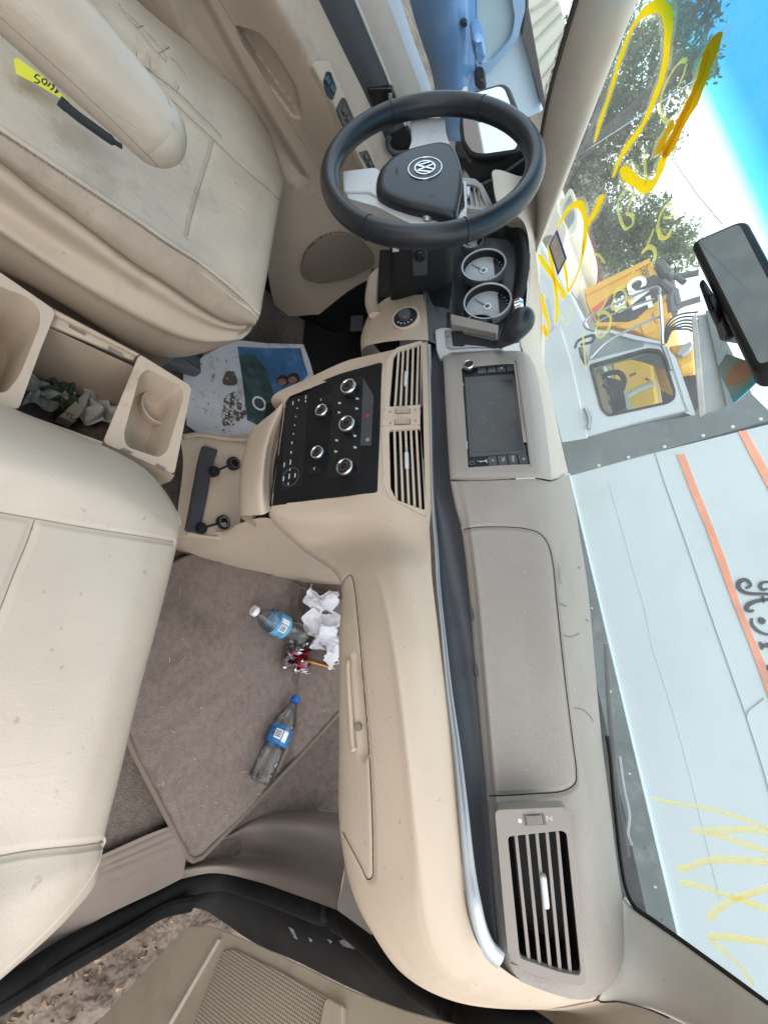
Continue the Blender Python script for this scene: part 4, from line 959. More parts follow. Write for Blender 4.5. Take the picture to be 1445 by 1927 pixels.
pc.carve([drape(cb, P(k7, (-60,215),(0,227),(200,262),(400,298),(600,330),(800,362),(895,380)), n=5), drape(cb, P(kb, (-40,572),(0,567),(120,545),(260,528),(400,515),(520,498)), n=5),
          drape(cb, P(k7, (176,262),(140,370),(70,540),(0,720),(-60,860)), n=5)], .0065, .0028, 1.2)
pc.carve([drape(cb, P(k7, (620,-40),(720,2),(780,40),(835,95),(870,150),(893,205),(908,260),(912,310),(905,365)), n=4), drape(cb, P(kb, (519,500),(505,580),(470,660),(400,760),(300,880),(150,1030),(0,1165)), n=4)], .0022, -.0012)
cb2 = pc.bvh()
for L_ in (P(k7, (-60,215),(0,227),(200,262),(400,298),(600,330),(800,362),(895,380)), P(kb, (-40,572),(0,567),(120,545),(260,528),(400,515),(520,498)), P(k7, (176,262),(140,370),(70,540),(0,720),(-60,860))):
    seam_line(drape(cb2, L_, n=5), .0010, M['thread'], ps)
pco = pc.build('cushion', M['cream'], ps, ang=80)
MB().wall([[Vector((x, y, z)) for x, y in [(.19, -.9), (.64, -.9), (.64, -.32), (.19, -.32)]] for z in (.36, .06)], cap=True).build('seat_base', M['brown_plastic'], ps, bevel=.01)

# driver seat
ds = thing('vehicle_seat', "worn cracked leather driver's seat with a folded-down armrest", 'seat', (-.42, -.5, .05), 'leather front seats')
DR = [
 [(530,358,.40),(529,368,.415),(527,377,.42),(518,430,.428),(508,490,.43),(498,545,.43),(489,592,.428)],
 [(531,336,.40),(515,340,.435),(494,348,.44),(480,410,.448),(466,470,.448),(452,525,.445),(446,553,.436)],
 [(486,220,.40),(455,238,.455),(402,262,.445),(390,312,.438),(376,364,.436),(366,420,.44),(357,481,.440)],
 [(374,108,.40),(342,132,.465),(318,183,.447),(298,240,.438),(280,300,.436),(268,360,.44),(261,415,.441)],
 [(247,0,.40),(207,22,.468),(168,45,.447),(152,110,.438),(130,180,.436),(110,250,.44),(93,303,.441)]]
g = [[atZ(q) for q in r] for r in DR]; g.append([p+Vector((0, -.45, 0)) for p in g[-1]])
for d in [(0, .004, -.05), (0, -.01, -.14)]: g.insert(0, [p+Vector(d) for p in g[0]])
g = [[r[0]+Vector((.012, 0, -.11))]+r+[r[-1]+Vector((.010, 0, -.006))] for r in g]
dc = MB().patch(g, 40, 30); db = dc.bvh()
cracks = []
for pts in [[(450,0),(500,110),(560,200),(640,270),(720,330),(790,390),(880,450),(960,530)], [(520,120),(590,200),(660,300),(740,340),(800,400)], [(580,190),(620,250),(700,310),(760,370)], [(690,330),(690,260)], [(760,350),(755,290)], [(890,470),(900,430)], [(600,10),(650,90),(700,150),(770,240),(840,310)], [(640,60),(720,140),(800,230),(850,300)], [(720,130),(690,145)], [(800,270),(850,235)], [(860,290),(900,330),(945,385)], [(960,530),(1040,610),(1120,690)]]:
    cracks.append(drape(db, [k1(x+random.uniform(-4, 4), y+random.uniform(-4, 4)) for x, y in pts], n=3))
dc.carve([drape(db, P(k1, (455,80),(520,190),(600,282),(720,385),(850,490),(960,595),(1075,700),(1200,820),(1320,925),(1370,965),(1408,1008)), n=4), drape(db, P(k1, (1078,705),(1050,810),(1012,930),(970,1080),(945,1190)), n=4)], .0065, .003, 1.2)
dc.carve(cracks, .005, .0022, 1)
dc.carve([drape(db, P(k1, (660,2),(830,112),(1000,292),(1150,424),(1298,592),(1388,765),(1417,900)), n=4)], .002, -.001)
db2 = dc.bvh()
for L_ in (P(k1, (455,80),(520,190),(600,282),(720,385),(850,490),(960,595),(1075,700),(1200,820),(1320,925),(1370,965),(1408,1008)), P(k1, (1078,705),(1050,810),(1012,930),(970,1080),(945,1190))):
    seam_line(drape(db2, L_, n=5), .0010, M['thread'], ds)
for L_ in cracks: seam_line(drape(db2, [proj(p) for p in L_]), .0009, M['thread'], ds, 'crack')
dco = dc.build('cushion', M['cream2'], ds, ang=80)
tag(dco, 'cream leather cushion with a cracked outer bolster')
st = [atZ(q) for q in [(93,303,.444),(187,366,.444),(261,415,.444),(310,450,.444),(357,480,.443),(374,491,.442),(448,551,.439),(488,590,.430)]]
st = [st[0]+(st[0]-st[1])*2]+st
MB().tube(cr(st, 5), .0035, 8).build('piping', M['cream2'], ds)
sti = MB(); cs = [p+Vector((.007, 0, .0005)) for p in cr(st, 26)]
for i in range(0, len(cs)-1, 2): sti.tube([cs[i], cs[i].lerp(cs[i+1], .8)], .0009, 4)
sti.build('stitching', M['brown_plastic'], ds)
S1 = [p+Vector((.006, 0, -.003)) for p in st]
S2 = [atX(q) for q in [(-120,240,-.225),(0,299,-.225),(67,355,-.225),(149,415,-.225),(224,475,-.225),(262,503,-.225),(310,532,-.227),(374,577,-.235),(437,609,-.25),(480,607,-.27)]]
def resamp(l, n):
    l = cr(l, 8); d = [0]
    for p, q in zip(l[:-1], l[1:]): d.append(d[-1]+(q-p).length)
    o = []; j = 0
    for i in range(n):
        t = d[-1]*i/(n-1)
        while j < len(d)-2 and d[j+1] < t: j += 1
        o.append(l[j].lerp(l[j+1], (t-d[j])/max(1e-9, d[j+1]-d[j])))
    return o
s1, s2 = resamp(S1, 16), resamp(S2, 16)
bs = MB().patch([s1, [a.lerp(b, .45)+Vector((.012, 0, 0)) for a, b in zip(s1, s2)], [a.lerp(b, .85)+Vector((.008, 0, 0)) for a, b in zip(s1, s2)], [b+Vector((-.012, 0, -.004)) for b in s2]], 6, 8)
bs.build('cushion_side', M['cream3'], ds, ang=80)
seam_line([p+Vector((.001, 0, -.002)) for p in s2], .0014, M['thread'], ds, 'gap')
B1 = resamp([atX(q) for q in [(-120,310,-.221),(0,375,-.221),(49,425,-.221),(187,500,-.221),(299,570,-.214),(380,615,-.232),(440,632,-.252),(470,625,-.27)]], 14)
B0 = resamp([p+Vector((.004, 0, -.004)) for p in S2], 14)
B2 = resamp([atX(q) for q in [(-120,360,-.192),(0,420,-.192),(60,475,-.192),(187,550,-.192),(299,612,-.194),(360,640,-.205),(411,648,-.226),(455,638,-.255)]], 14)
B3 = resamp([atX(q) for q in [(-120,455,-.215),(0,506,-.20),(112,566,-.20),(224,640,-.20),(284,674,-.22),(330,682,-.23),(375,668,-.25),(441,642,-.275)]], 14)
def even(l, w_=3):
    for _ in range(w_): l = [l[0]]+[(a+b*2+c)/4 for a, b, c in zip(l[:-2], l[1:-1], l[2:])]+[l[-1]]
    return l
B1, B2, B3 = even(B1), even(B2), even(B3)
MB().patch([[p+Vector((-.03, 0, .0)) for p in B0], [p.lerp(q, .25) for p, q in zip(B0, B1)], B1, B2, [p.lerp(q, .2) for p, q in zip(B2, B3)], B3, [p+Vector((-.05, 0, -.02)) for p in B3]], 8, 8).build('side_shield', M['tan_soft'], ds, ang=80)
MB().wall([[Vector((x, y, z)) for x, y in [(-.62, -.9), (-.26, -.9), (-.26, -.24), (-.62, -.24)]] for z in (.36, .06)], cap=True).build('seat_base', M['brown_plastic'], ds, bevel=.01)
o = at(345, 690, Z=.07); MB().dome(Fr(o, (1, .3, 0), (0, 1, 0)), rect(-.03, -.06, .02, .035, .01), 0, .03, .01).build('rail_cover', M['grey_trim'], ds)
# backrests rise behind the camera
MB().wall([[Vector((-.42+x_*w_, yb+y_, z)) for x_, y_ in rnd([(-.25, -.06), (.25, -.06), (.25, .06), (-.25, .06)], .05, 4)] for z, yb, w_ in [(.40, -.86, .95), (.55, -.90, 1), (.85, -.98, .95), (1.05, -1.03, .8)]], cap=True).build('backrest', M['cream2'], ds, ang=60)
MB().wall([[Vector((.41+x_*w_, yb+y_, z)) for x_, y_ in rnd([(-.25, -.06), (.25, -.06), (.25, .06), (-.25, .06)], .05, 4)] for z, yb, w_ in [(.40, -.92, .95), (.55, -.96, 1), (.85, -1.04, .95), (1.05, -1.09, .8)]], cap=True).build('backrest', M['cream'], ps, ang=60)
# armrest: rounded padded bar reaching forward from the backrest
ar = [at(338, 303, Z=.592), at(300, 255, Z=.60), at(262, 212, Z=.607), at(190, 137, Z=.615), at(100, 45, Z=.62), at(10, -45, Z=.625)]
ar.append(ar[-1]+(ar[-1]-ar[-2])*1.5)
al = resamp(ar, 120); d0 = (al[1]-al[0]).normalized()
ap = [ar[0]+d0*(.042*(1-math.cos(i/14*math.pi/2))) for i in range(15)]+[p for p in al if (p-ar[0]).length > .046]
rr = [.037*math.sin(max(.06, i/14)*math.pi/2) for i in range(15)]; rr += [.037+.004*min(1, i/40) for i in range(len(ap)-15)]
am = MB().tube(ap, rr, 40, flat=.95, up=(0, 0, 1), sq=.78); ab = am.bvh()
seam_line(drape(ab, P(k1, (0,82),(150,215),(300,350),(450,492),(620,655),(740,775),(800,838)), n=4), .0008, M['thread'], ds)
am.build('armrest', M['cream2'], ds, ang=80)

# ================================================================== CENTRE CONSOLE
cs_ = thing('centre_console', 'tan plastic floor console with cup holder bins between the front seats', 'console', (0, -.45, .05))
ZT = .343
FZ = Fr((0, -.4, ZT), X3, (0, 1, 0))
def uvz(k, *pts): return [FZ.uv(*k(x, y)) for x, y in pts]
def angs(poly, c, N):
    """sample a star-shaped outline at fixed directions"""
    o = []; L = poly+[poly[0]]
    for th_ in N:
        d = Vector((math.cos(th_), math.sin(th_))); best = None
        for p, q in zip(L[:-1], L[1:]):
            p_, e = Vector(p)-Vector(c), Vector(q)-Vector(p); den = d.x*e.y-d.y*e.x
            if abs(den) < 1e-12: continue
            t = (p_.x*e.y-p_.y*e.x)/den; s = (p_.x*d.y-p_.y*d.x)/den
            if t > 0 and -1e-6 <= s <= 1+1e-6 and (best is None or t > best): best = t
        o.append(tuple(Vector(c)+d*(best or .001)))
    return o
def tray_top(name, outer, inner, r, par, m, thick=.004):
    po, pi = rnd(outer, .008, 3), rnd(inner, r, 5)
    c = tuple(sum((Vector(p) for p in inner), Vector((0, 0)))/len(inner))
    N = sorted(set([round(math.atan2(p[1]-c[1], p[0]-c[0]), 5) for p in po+pi]+[round(-math.pi+2*math.pi*i/64, 5) for i in range(64)]))
    a, b = angs(po, c, N), angs(pi, c, N)
    o = MB().ring(FZ, a, b, -thick, 0).build(name, m, par, bevel=.0015)
    return o, a, b
mt = M['tan_soft']
o1 = uvz(k4, (520,1025),(880,1185),(968,742),(704,578)); i1 = uvz(k4, (640,1045),(800,1100),(845,1065),(925,800),(918,742),(745,652),(705,690),(625,985))
f1, a1, b1 = tray_top('front_tray', o1, i1, .008, cs_, mt)
# cup holder well: wall, waist and floor
def well(b, depth, taper, name, par, m):
    L = []
    for t in (0, .08, .35, .7, .93, 1):
        cx_ = sum(p[0] for p in b)/len(b); cy_ = sum(p[1] for p in b)/len(b); f_ = 1-(taper*t+(.006 if t > .95 else 0))/.07
        L.append([FZ.p(cx_+(x-cx_)*f_, cy_+(y-cy_)*f_, -depth*t) for x, y in b])
    mb = MB().wall(L); mb.add(L[-1], [tuple(range(len(b)))]); return mb.build(name, m, par, ang=50)
w1 = well(b1, .075, .012, 'tray_well', f1, mt)
c = Vector(FZ.uv(*k4(800,850), -.06)); MB().ring(FZ.off(-.07), circ(c.x, c.y, .034, 32), circ(c.x, c.y, .030, 32), 0, .018).build('cup_ring', mt, f1, bevel=.002)
o3 = uvz(k4, (-200,60),(0,165),(285,362),(205,560),(95,862),(0,830),(-200,750)); i3 = uvz(k4, (-180,120),(0,238),(140,290),(203,350),(205,430),(100,690),(40,765),(0,775),(-180,700))
f3, a3, b3 = tray_top('rear_bin', o3, i3, .012, cs_, mt)
well(b3, .12, .012, 'bin_well', f3, mt)
# middle: rails and deep bin
R1 = uvz(k4, (285,362),(704,578),(690,592),(276,412)); R2_ = uvz(k4, (95,862),(530,1022),(515,1030),(85,885))
mbin = MB()
cor = uvz(k4, (276,412),(692,592),(530,1022),(95,862))
side_l = [FZ.p(*cor[0]), FZ.p(*cor[1])]
MB().prism([FZ.p(x, y, -.012) for x, y in uvz(k4, (285,355),(706,575),(692,594),(272,414))], (0, 0, -.006)).build('bin_rail', mt, cs_, bevel=.001)
MB().prism([FZ.p(x, y, -.004) for x, y in uvz(k4, (282,345),(712,572),(700,582),(276,368))], (0, 0, -.02)).build('bin_rim', mt, cs_, bevel=.0015)
MB().prism([FZ.p(x, y, -.002) for x, y in uvz(k4, (95,862),(530,1020),(500,1050),(60,880))], (0, 0, -.02)).build('bin_rim', mt, cs_, bevel=.0015)
for k_ in ((370,445),(562,557)):
    a = Vector(FZ.uv(*k4(k_[0]+22, k_[1]+8), -.011)); MB().plate(FZ, [tuple(a+Vector(v)) for v in [(-.003, -.011), (.004, -.011), (.004, .011), (-.003, .011)]], -.014, -.0105).build('latch_slot', M['brown_plastic'], cs_)
cor2 = [cor[0], (cor[1][0], cor[1][1]+.10), (cor[2][0], cor[2][1]+.10), cor[3]]
deep = [[FZ.p(x, y, h) for x, y in cor2] for h in (-.021, -.19)]
MB().wall(deep).build('bin_wall', mt, cs_, ang=30)
# outer skin of the console
sk = uvz(k4, (-200,60),(0,165),(285,355),(704,576),(968,742),(882,1188),(520,1028),(95,866),(-200,750))
MB().wall([[FZ.p(x, y, -.001) for x, y in sk], [FZ.p(x, y, -.02) for x, y in offset(sk, -.004)], [FZ.p(x, y, -.29) for x, y in offset(sk, .004)]]).build('outer_skin', mt, cs_, ang=40)
for pts in [[(600,1062),(650,1080),(668,1075),(620,1052)], [(780,1140),(830,1168),(832,1155),(790,1132)]]:
    MB().plate(FZ, uvz(k4, *pts), .0005, .003).build('hinge_lug', M['brown_plastic'], cs_, bevel=.0006)

# things lying in the deep bin
FB = Fr((0, -.4, .160), X3, (0, 1, 0))
def ub(*pts): return [FB.uv(*k4(x, y)) for x, y in pts]
MB().plate(FB, ub((150,560),(760,760),(640,1300),(-40,1000)), -.012, -.002).build('bin_mat', M['carpet'], cs_)
m_paper = mat('soft_white_paper', (.46, .455, .43), .8, bump=.3, bscale=60, vary=.1, vscale=30)
cb_ = MB().prism([FB.p(x, y, .03) for x, y in ub((270,920),(410,790),(428,800),(400,880),(345,950))], (0, 0, -.03)); cbo = cb_.build('paper_carton', mat('grey_green_card', (.36, .37, .31), .7), None, bevel=.001)
tag(cbo, 'small grey-green paper carton lettered in black inside the deep console bin', 'carton')
q = MB(); a = FB.uv(*k4(345,880), .03); add_text(q, FB.off(.03, *a).turn(-1.9), 'VSHA', .016); q.build('lettering', M['black'], cbo, smooth=False)
def crumple(name, c, ex, ey, mt_, label, cat, seed, hgt=.02, n=14, group=None, amp=.5, fr=None, par=None):
    """a crumpled sheet: folded grid lying on a surface"""
    rs = np.random.RandomState(seed); mb = MB(); rows_ = []
    fr = fr or Fr(c, X3, (0, 1, 0)); ph = rs.rand(6)*6
    for j in range(n+1):
        r_ = []
        for i in range(n+1):
            s, t = i/n*2-1, j/n*2-1
            k_ = 1+.22*math.sin(3*math.atan2(t, s)+ph[0])+.12*math.sin(7*math.atan2(t, s)+ph[1])
            h_ = hgt*(.35+.4*math.sin(4.1*s+2.3*t+ph[2])+.35*math.sin(-3*s+5.2*t+ph[3])+.3*abs(math.sin(6*s*t+ph[4])) + amp*(rs.rand()-.5))
            r_.append(fr.p(s*ex*k_+rs.uniform(-1, 1)*ex*.03, t*ey*k_+rs.uniform(-1, 1)*ey*.03, max(.001, h_+hgt*.5)))
        rows_.append(r_)
    mb.grid(rows_); o = mb.build(name, mt_, par, ang=28 if amp > 1 else 180, solid=.0006, sub=0 if amp > 1 else 2); tag(o, label, cat, group); return o
crumple('tissue', at(*k4(500,880), Z=.162), .028, .035, m_paper, 'crumpled white tissue at the front end of the deep console bin', 'tissue', 3, .02)
crumple('tissue', at(*k4(215,795), Z=.162), .022, .03, m_paper, 'small torn white tissue beside the green wrapper in the console bin', 'tissue', 5, .016)
crumple('wrapper', at(*k4(290,800), Z=.162), .024, .024, mat('green_wrap', (.075, .11, .07), .35, vary=.5, vscale=40), 'crumpled green snack wrapper lying in the deep console bin', 'wrapper', 8, .018)
bx = MB().prism([FB.p(x, y, .012) for x, y in ub((100,850),(150,735),(195,760),(150,830))], (0, 0, -.012)).build('folded_paper', mat('grey_card', (.4, .42, .42), .7), None, bevel=.0006)
tag(bx, 'folded pale grey paper at the rear end of the console bin', 'paper')
# ================================================================== FLOOR TRAY UNDER THE STACK
tr_ = thing('floor_tray', 'low tan floor tray with a black rubber strip and two power sockets', 'tray', (0, -.1, .1))
ZF = .165
T_ = [[(340,825,ZF),(400,822,ZF),(470,815,ZF)], [(345,870,ZF-.005),(400,870,ZF-.005),(462,870,ZF-.005)], [(335,960,ZF-.005),(400,960,ZF-.005),(455,960,ZF-.005)], [(330,1010,ZF+.004),(395,1008,ZF+.004),(448,1000,ZF+.004)]]
MB().patch([[atZ(q) for q in r] for r in T_], 8, 8).build('tray_base', mt, tr_, ang=80)
MB().tube(cr([atZ(q) for q in [(345,822,ZF+.006),(375,818,ZF+.006),(420,825,ZF+.006),(470,828,ZF+.006)]], 5), .006, 8).build('tray_edge', mt, tr_)
MB().tube(cr([atZ(q) for q in [(352,1004,ZF+.004),(395,1010,ZF+.004),(425,1012,ZF+.004),(444,1004,ZF+.004),(452,985,ZF+.004)]], 5), .004, 8).build('tray_edge', mt, tr_)
FT = Fr((0, -.06, ZF), X3, (0, 1, 0))
def ut(k, *pts): return [FT.uv(*k(x, y), .006) for x, y in pts]
MB().plate(FT, rnd([FT.uv(x, y, .008) for x, y in [(384,838),(411,846),(400,880),(392,930),(383,975),(372,1004),(350,998),(358,970),(368,915),(376,870)]], .004), -.004, .008).build('rubber_strip', M['charcoal'], tr_, bevel=.0015)
for i, (sx, sy, cx, cy_) in enumerate([(443,871,404,887), (423,982,380,994)]):
    a = FT.uv(sx, sy, .008); f2 = FT.off(0, *a)
    s = MB().lathe(f2, [(.0165, -.004), (.0165, .006), (.0145, .008), (.0115, .008), (.0105, .002), (.0105, -.002)], 28, cap=False).build('power_socket', M['black'], tr_)
    MB().ring(f2, circ(0, 0, .0122, 28), circ(0, 0, .0105, 28), .004, .0085).build('socket_rim', M['silver'], s)
    MB().lathe(f2, [(.0104, -.002), (.0104, -.001)], 20).build('socket_bottom', M['black'], s)
    c = FT.uv(cx, cy_, .012); f3 = FT.off(.006, *c)
    cp = MB().lathe(f3, [(.0125, -.003), (.0125, .008), (.011, .011), (.006, .0115)], 24).build('socket_cap', M['black'], tr_)
    b1_, b2_ = Vector(a), Vector(c); d = (b1_-b2_).normalized()
    MB().tube([FT.p(*(b2_+d*.010), .012), FT.p(*(b2_.lerp(b1_, .5)), .016), FT.p(*(b1_-d*.014), .008)], .0028, 8).build('tether', M['black'], cp)
# tan flank of the tunnel between tray and passenger footwell
FLK = [[(332,1012,.118),(340,1030,.128),(395,1040,.138),(470,1066,.142),(530,1085,.142),(600,1100,.142),(645,1112,.14)],
       [(340,1006,.115),(400,1012,.118),(455,1010,.122),(500,1020,.13),(560,1042,.135),(610,1066,.138),(648,1090,.14)],
       [(345,1000,.105),(420,1000,.108),(452,985,.112),(505,975,.118),(560,1005,.125),(610,1040,.13),(650,1080,.135)]]
MB().patch([[atX(q)+Vector((.0, 0, -.06)) for q in FLK[0]]]+[[atX(q) for q in r] for r in FLK], 8, 8).build('tunnel_flank', mt, tr_, ang=80)
MB().patch([[Vector((-.12, .02, .03)), Vector((-.12, .3, .03))], [Vector((-.12, .0, .3)), Vector((-.12, .3, .35))]], 4, 4).build('tunnel_flank', M['black'], tr_)
MB().patch([[at(455,975,X=.112), at(505,962,X=.116), at(545,985,X=.12)], [at(450,960,X=.10), at(510,950,X=.10), at(550,970,X=.10)]], 4, 4).build('tunnel_cap', mt, tr_)

# ================================================================== PASSENGER FLOOR
FM = [(345,1052),(385,1037),(405,1038),(440,1058),(480,1076),(505,1086),(514,1076),(530,1083),(548,1094),(562,1105),(590,1112),(700,1150)]
def fz(x, y):
    """point on the carpet (flat, then rising towards the firewall)"""
    p = at(x, y, Z=.046)
    if p.y > .30:
        for _ in range(30):
            p2 = at(x, y, Z=.046+max(0, p.y-.30)*.9); p = p.lerp(p2, .5)
    return p
mo = FM+[(700,1270),(642,1335),(560,1425),(478,1512),(420,1570),(378,1612),(362,1618),(352,1612),(330,1570),(250,1415),(215,1330),(180,1250),(150,1150)]
mp = [fz(x, y) for x, y in mo]
fm = thing('floor_mat', 'brown-grey carpet mat in the passenger footwell with bound edges', 'floor mat', (.45, .2, .046))
# filled as a grid clipped to the outline
ptsu = [(p.x, p.y) for p in mp]
gx0, gx1 = min(p[0] for p in ptsu), max(p[0] for p in ptsu); gy0, gy1 = min(p[1] for p in ptsu), max(p[1] for p in ptsu)
bm = bmesh.new(); vs = [bm.verts.new((x, y, 0)) for x, y in ptsu]; fc = bm.faces.new(vs)
bmesh.ops.triangulate(bm, faces=[fc])
for ax in (0, 1):
    lo_, hi_ = (gx0, gx1) if ax == 0 else (gy0, gy1); n = 45
    for i in range(1, n):
        c = lo_+(hi_-lo_)*i/n; nrm = (1, 0, 0) if ax == 0 else (0, 1, 0); co = (c, 0, 0) if ax == 0 else (0, c, 0)
        bmesh.ops.bisect_plane(bm, geom=bm.verts[:]+bm.edges[:]+bm.faces[:], plane_co=co, plane_no=nrm)
for v in bm.verts:
    x, y = v.co.x, v.co.y
    v.co.z = .052+max(0, y-.30)*.9+.0022*math.sin(x*31+y*12)*math.sin(y*27-x*9)+.0012*math.sin(x*90+y*60)
me = bpy.data.meshes.new('pile'); bm.to_mesh(me); bm.free()
for p in me.polygons: p.use_smooth = True
mo_ = bpy.data.objects.new('pile', me); COL.objects.link(mo_); me.materials.append(M['mat']); mo_.parent = fm; mo_.matrix_parent_inverse = Matrix.Translation(-fm.location)
MB().tube([p+Vector((0, 0, .005)) for p in mp]+[mp[0]+Vector((0, 0, .005))], .0058, 8, flat=.8, up=(0, 0, 1)).build('binding', M['mat_edge'], fm)
# bottles
m_pet = glass('clear_bottle_plastic', (.97, .98, .985), 1.6, .05, haze=.055)
def bottle(name, a, b, r, label, capm, labm, prof_ribs, lab_rng, seed, crush=.0):
    d = (b-a); L = d.length; t = Vector((0, 0, 1)); fr = Fr(a, d.cross(t), t.cross(d).cross(d) if False else d.cross(d.cross(t)))
    if fr.n.dot(d) < 0: fr = Fr(a, fr.u, -fr.v)
    rt = thing(name, label, 'bottle', a.lerp(b, .5)-Vector((0, 0, r)))
    rs = np.random.RandomState(seed); N = 28
    prof = [(.30, 0), (.34, .03), (.36, .07), (.55, .13), (.88, .22), (1.0, .30)]
    for i in range(prof_ribs): u = .34+.57*i/prof_ribs; prof += [(1.0, u), (.965, u+.27/prof_ribs)]
    prof += [(1.0, .93), (.95, .97), (.6, 1.0)]
    loops = []
    for q, u in prof:
        cr_ = crush*math.sin(min(1, max(0, (u-.3)/.6))*math.pi)
        loops.append([fr.p(r*q*math.cos(2*math.pi*i/N)*(1+.03*rs.randn()*crush*8), r*q*math.sin(2*math.pi*i/N)*(1-cr_), u*L) for i in range(N)])
    MB().wall(loops, cap=True).build('bottle_body', m_pet, rt, ang=25)
    MB().lathe(fr.off(-.008), [(r*.40, 0), (r*.42, .001), (r*.42, .013), (r*.38, .014)], 24).build('cap', capm, rt)
    l0, l1 = lab_rng
    lb = MB().wall([[fr.p(r*1.012*math.cos(2*math.pi*i/40), r*1.012*math.sin(2*math.pi*i/40)*(1-crush*.8), u*L) for i in range(41)] for u in (l0, l0+.02, (l0+l1)/2, l1-.02, l1)], closed=False)
    lo_ = lb.build('label', labm, rt, ang=60)
    q = MB()
    def onl(th_, u, lift=1.02): return fr.p(r*lift*math.cos(th_), r*lift*math.sin(th_)*(1-crush*.8), u*L)
    # find which way is up on the cylinder
    best = max(range(72), key=lambda i: ((onl(i*math.pi/36, .5)-fr.p(0, 0, L/2)).normalized()).dot((CC-a).normalized()))
    th0 = best*math.pi/36
    for (da, u0, u1, wd) in [(.15, .25, .75, .32), (-.5, .2, .8, .22)]:
        uu0, uu1 = l0+(l1-l0)*u0, l0+(l1-l0)*u1
        q.grid([[onl(th0+da+wd*s, uu0) for s in (-1, -.3, .3, 1)], [onl(th0+da+wd*s, uu1) for s in (-1, -.3, .3, 1)]])
    q.build('label_panel', M['white'], lo_)
    q = MB()
    for i in range(7):
        uu = l0+(l1-l0)*(.3+.4*i/7); q.grid([[onl(th0+.15+.24*s, uu, 1.03) for s in (-1, 0, 1)], [onl(th0+.15+.24*s, uu+(l1-l0)*(.02+.02*(i % 2)), 1.03) for s in (-1, 0, 1)]])
    q.build('bar_code', M['black'], lo_)
    return rt
lab1 = mat('label_light_blue', (.10, .38, .62), .4, vary=.35, vscale=60); lab2 = mat('label_blue', (.035, .19, .48), .4, vary=.5, vscale=70)
a = at(480,1150,Z=.085); b = at(592,1212,Z=.088); d = (b-a).normalized()
bottle('water_bottle', a, a+d*.175, .031, 'crushed clear bottle with a white cap and light blue label beside the tissues', M['white'], lab1, 6, (.36, .60), 2, .12)
a = at(555,1318,Z=.083); b = at(487,1472,Z=.083); d = (b-a).normalized()
bottle('water_bottle', a, a+d*min(.205, (b-a).length), .030, 'clear water bottle with a blue cap and dark blue label near the right mat edge', mat('blue_cap', (.01, .12, .5), .35), lab2, 8, (.36, .58), 4, .14)
# crumpled tissues, foil wrapper and straw
m_tis = mat('white_tissue', (.72, .71, .74), .85, bump=.2, bscale=200)
def ftis(x, y): return fz(*k8(x, y))+Vector((0, 0, .008))
crumple('tissue', ftis(270,590), .052, .062, m_tis, 'crumpled white tissue farthest forward on the passenger mat', 'tissue', 11, .03, 18)
crumple('tissue', ftis(268,690), .05, .058, m_tis, 'twisted white tissue between the crushed bottle and the glove box', 'tissue', 12, .028, 18)
crumple('tissue', ftis(330,760), .05, .06, m_tis, 'wide crumpled tissue half hidden under the glove box edge', 'tissue', 17, .028, 18)
m_foil = mat('foil', (.55, .5, .52), .22, .9); m_foilr = mat('red_foil', (.42, .03, .05), .22, .8)
fo = crumple('foil_wrapper', ftis(150,810), .036, .040, m_foil, 'crumpled shiny silver and red foil wrapper beside the crushed bottle', 'wrapper', 21, .024, 12, amp=1.2)
crumple('red_print', ftis(165,815)+Vector((0, 0, .004)), .022, .026, m_foilr, None, None, 22, .024, 9, amp=1.2, par=fo)
p0, p1 = fz(*k8(215,828))+Vector((0, 0, .02)), fz(*k8(345,862))+Vector((0, 0, .012))
tag(MB().tube([p0, p0.lerp(p1, .5)+Vector((0, 0, .002)), p1], .0028, 10).build('straw', mat('orange_straw', (.75, .33, .02), .4), None), 'thin orange-yellow straw poking out of the foil wrapper', 'straw')
# specks of grit and lint on the mat
gr = MB(); rs = np.random.RandomState(5)
for _ in range(150):
    x, y = rs.uniform(260, 620), rs.uniform(1060, 1600)
    if not pip(x, y, mo): continue
    p = fz(x, y)+Vector((0, 0, .008)); s = rs.uniform(.0006, .0016); dd = Vector((rs.randn(), rs.randn(), .2)).normalized()
    gr.tube([p, p+dd*s*rs.choice([1.5, 2, 9])], s*.5, 4)
tag(gr.build('lint', mat('pale_lint', (.45, .4, .33), .9), None, smooth=False), 'scattered pale lint and grit over the passenger mat', 'lint', kind='stuff')

# paper floor cover in the driver's footwell
fpo = Fr.pts(at(365,760,Z=.052), at(372,815,Z=.052), at(560,655,Z=.115))
m_pw = mat('dirty_white_paper', (.66, .67, .70), .7, vary=.06, vscale=8, dirt=(.20, .15, .10), dscale=16, damt=.85, bump=1, bscale=13, bdist=.012)
pc_ = [(345,705),(400,655),(447,640),(505,646),(571,648),(583,680),(592,712),(545,765),(470,835),(400,835),(352,800)]
def sheet(name, pts, h, m, par=None):
    u = fpo.uvs(pts, h); return MB().plate(fpo, u, h-.0006, h).build(name, m, par, smooth=False)
pp0 = tag(sheet('paper_mat', pc_, .002, m_pw), "muddy white printed paper mat with a blue picture in the driver's footwell", 'paper mat')
blue = mat('printed_blue', (.05, .17, .36), .5, vary=.45, vscale=14, bump=1, bscale=13, bdist=.012, dirt=(.25, .22, .2), dscale=14, damt=.5); sheet('printed_sky', [(447,652),(505,655),(566,655),(572,680),(580,705),(540,752),(485,800),(465,790),(462,760),(455,700)], .0028, blue, pp0)
sheet('printed_trees', [(450,668),(480,668),(505,700),(520,760),(485,800),(466,788),(460,740)], .0034, mat('printed_green', (.035, .075, .075), .5, vary=.6, vscale=22, bump=1, bscale=13, bdist=.012, dirt=(.2, .22, .22), dscale=20, damt=.6), pp0)
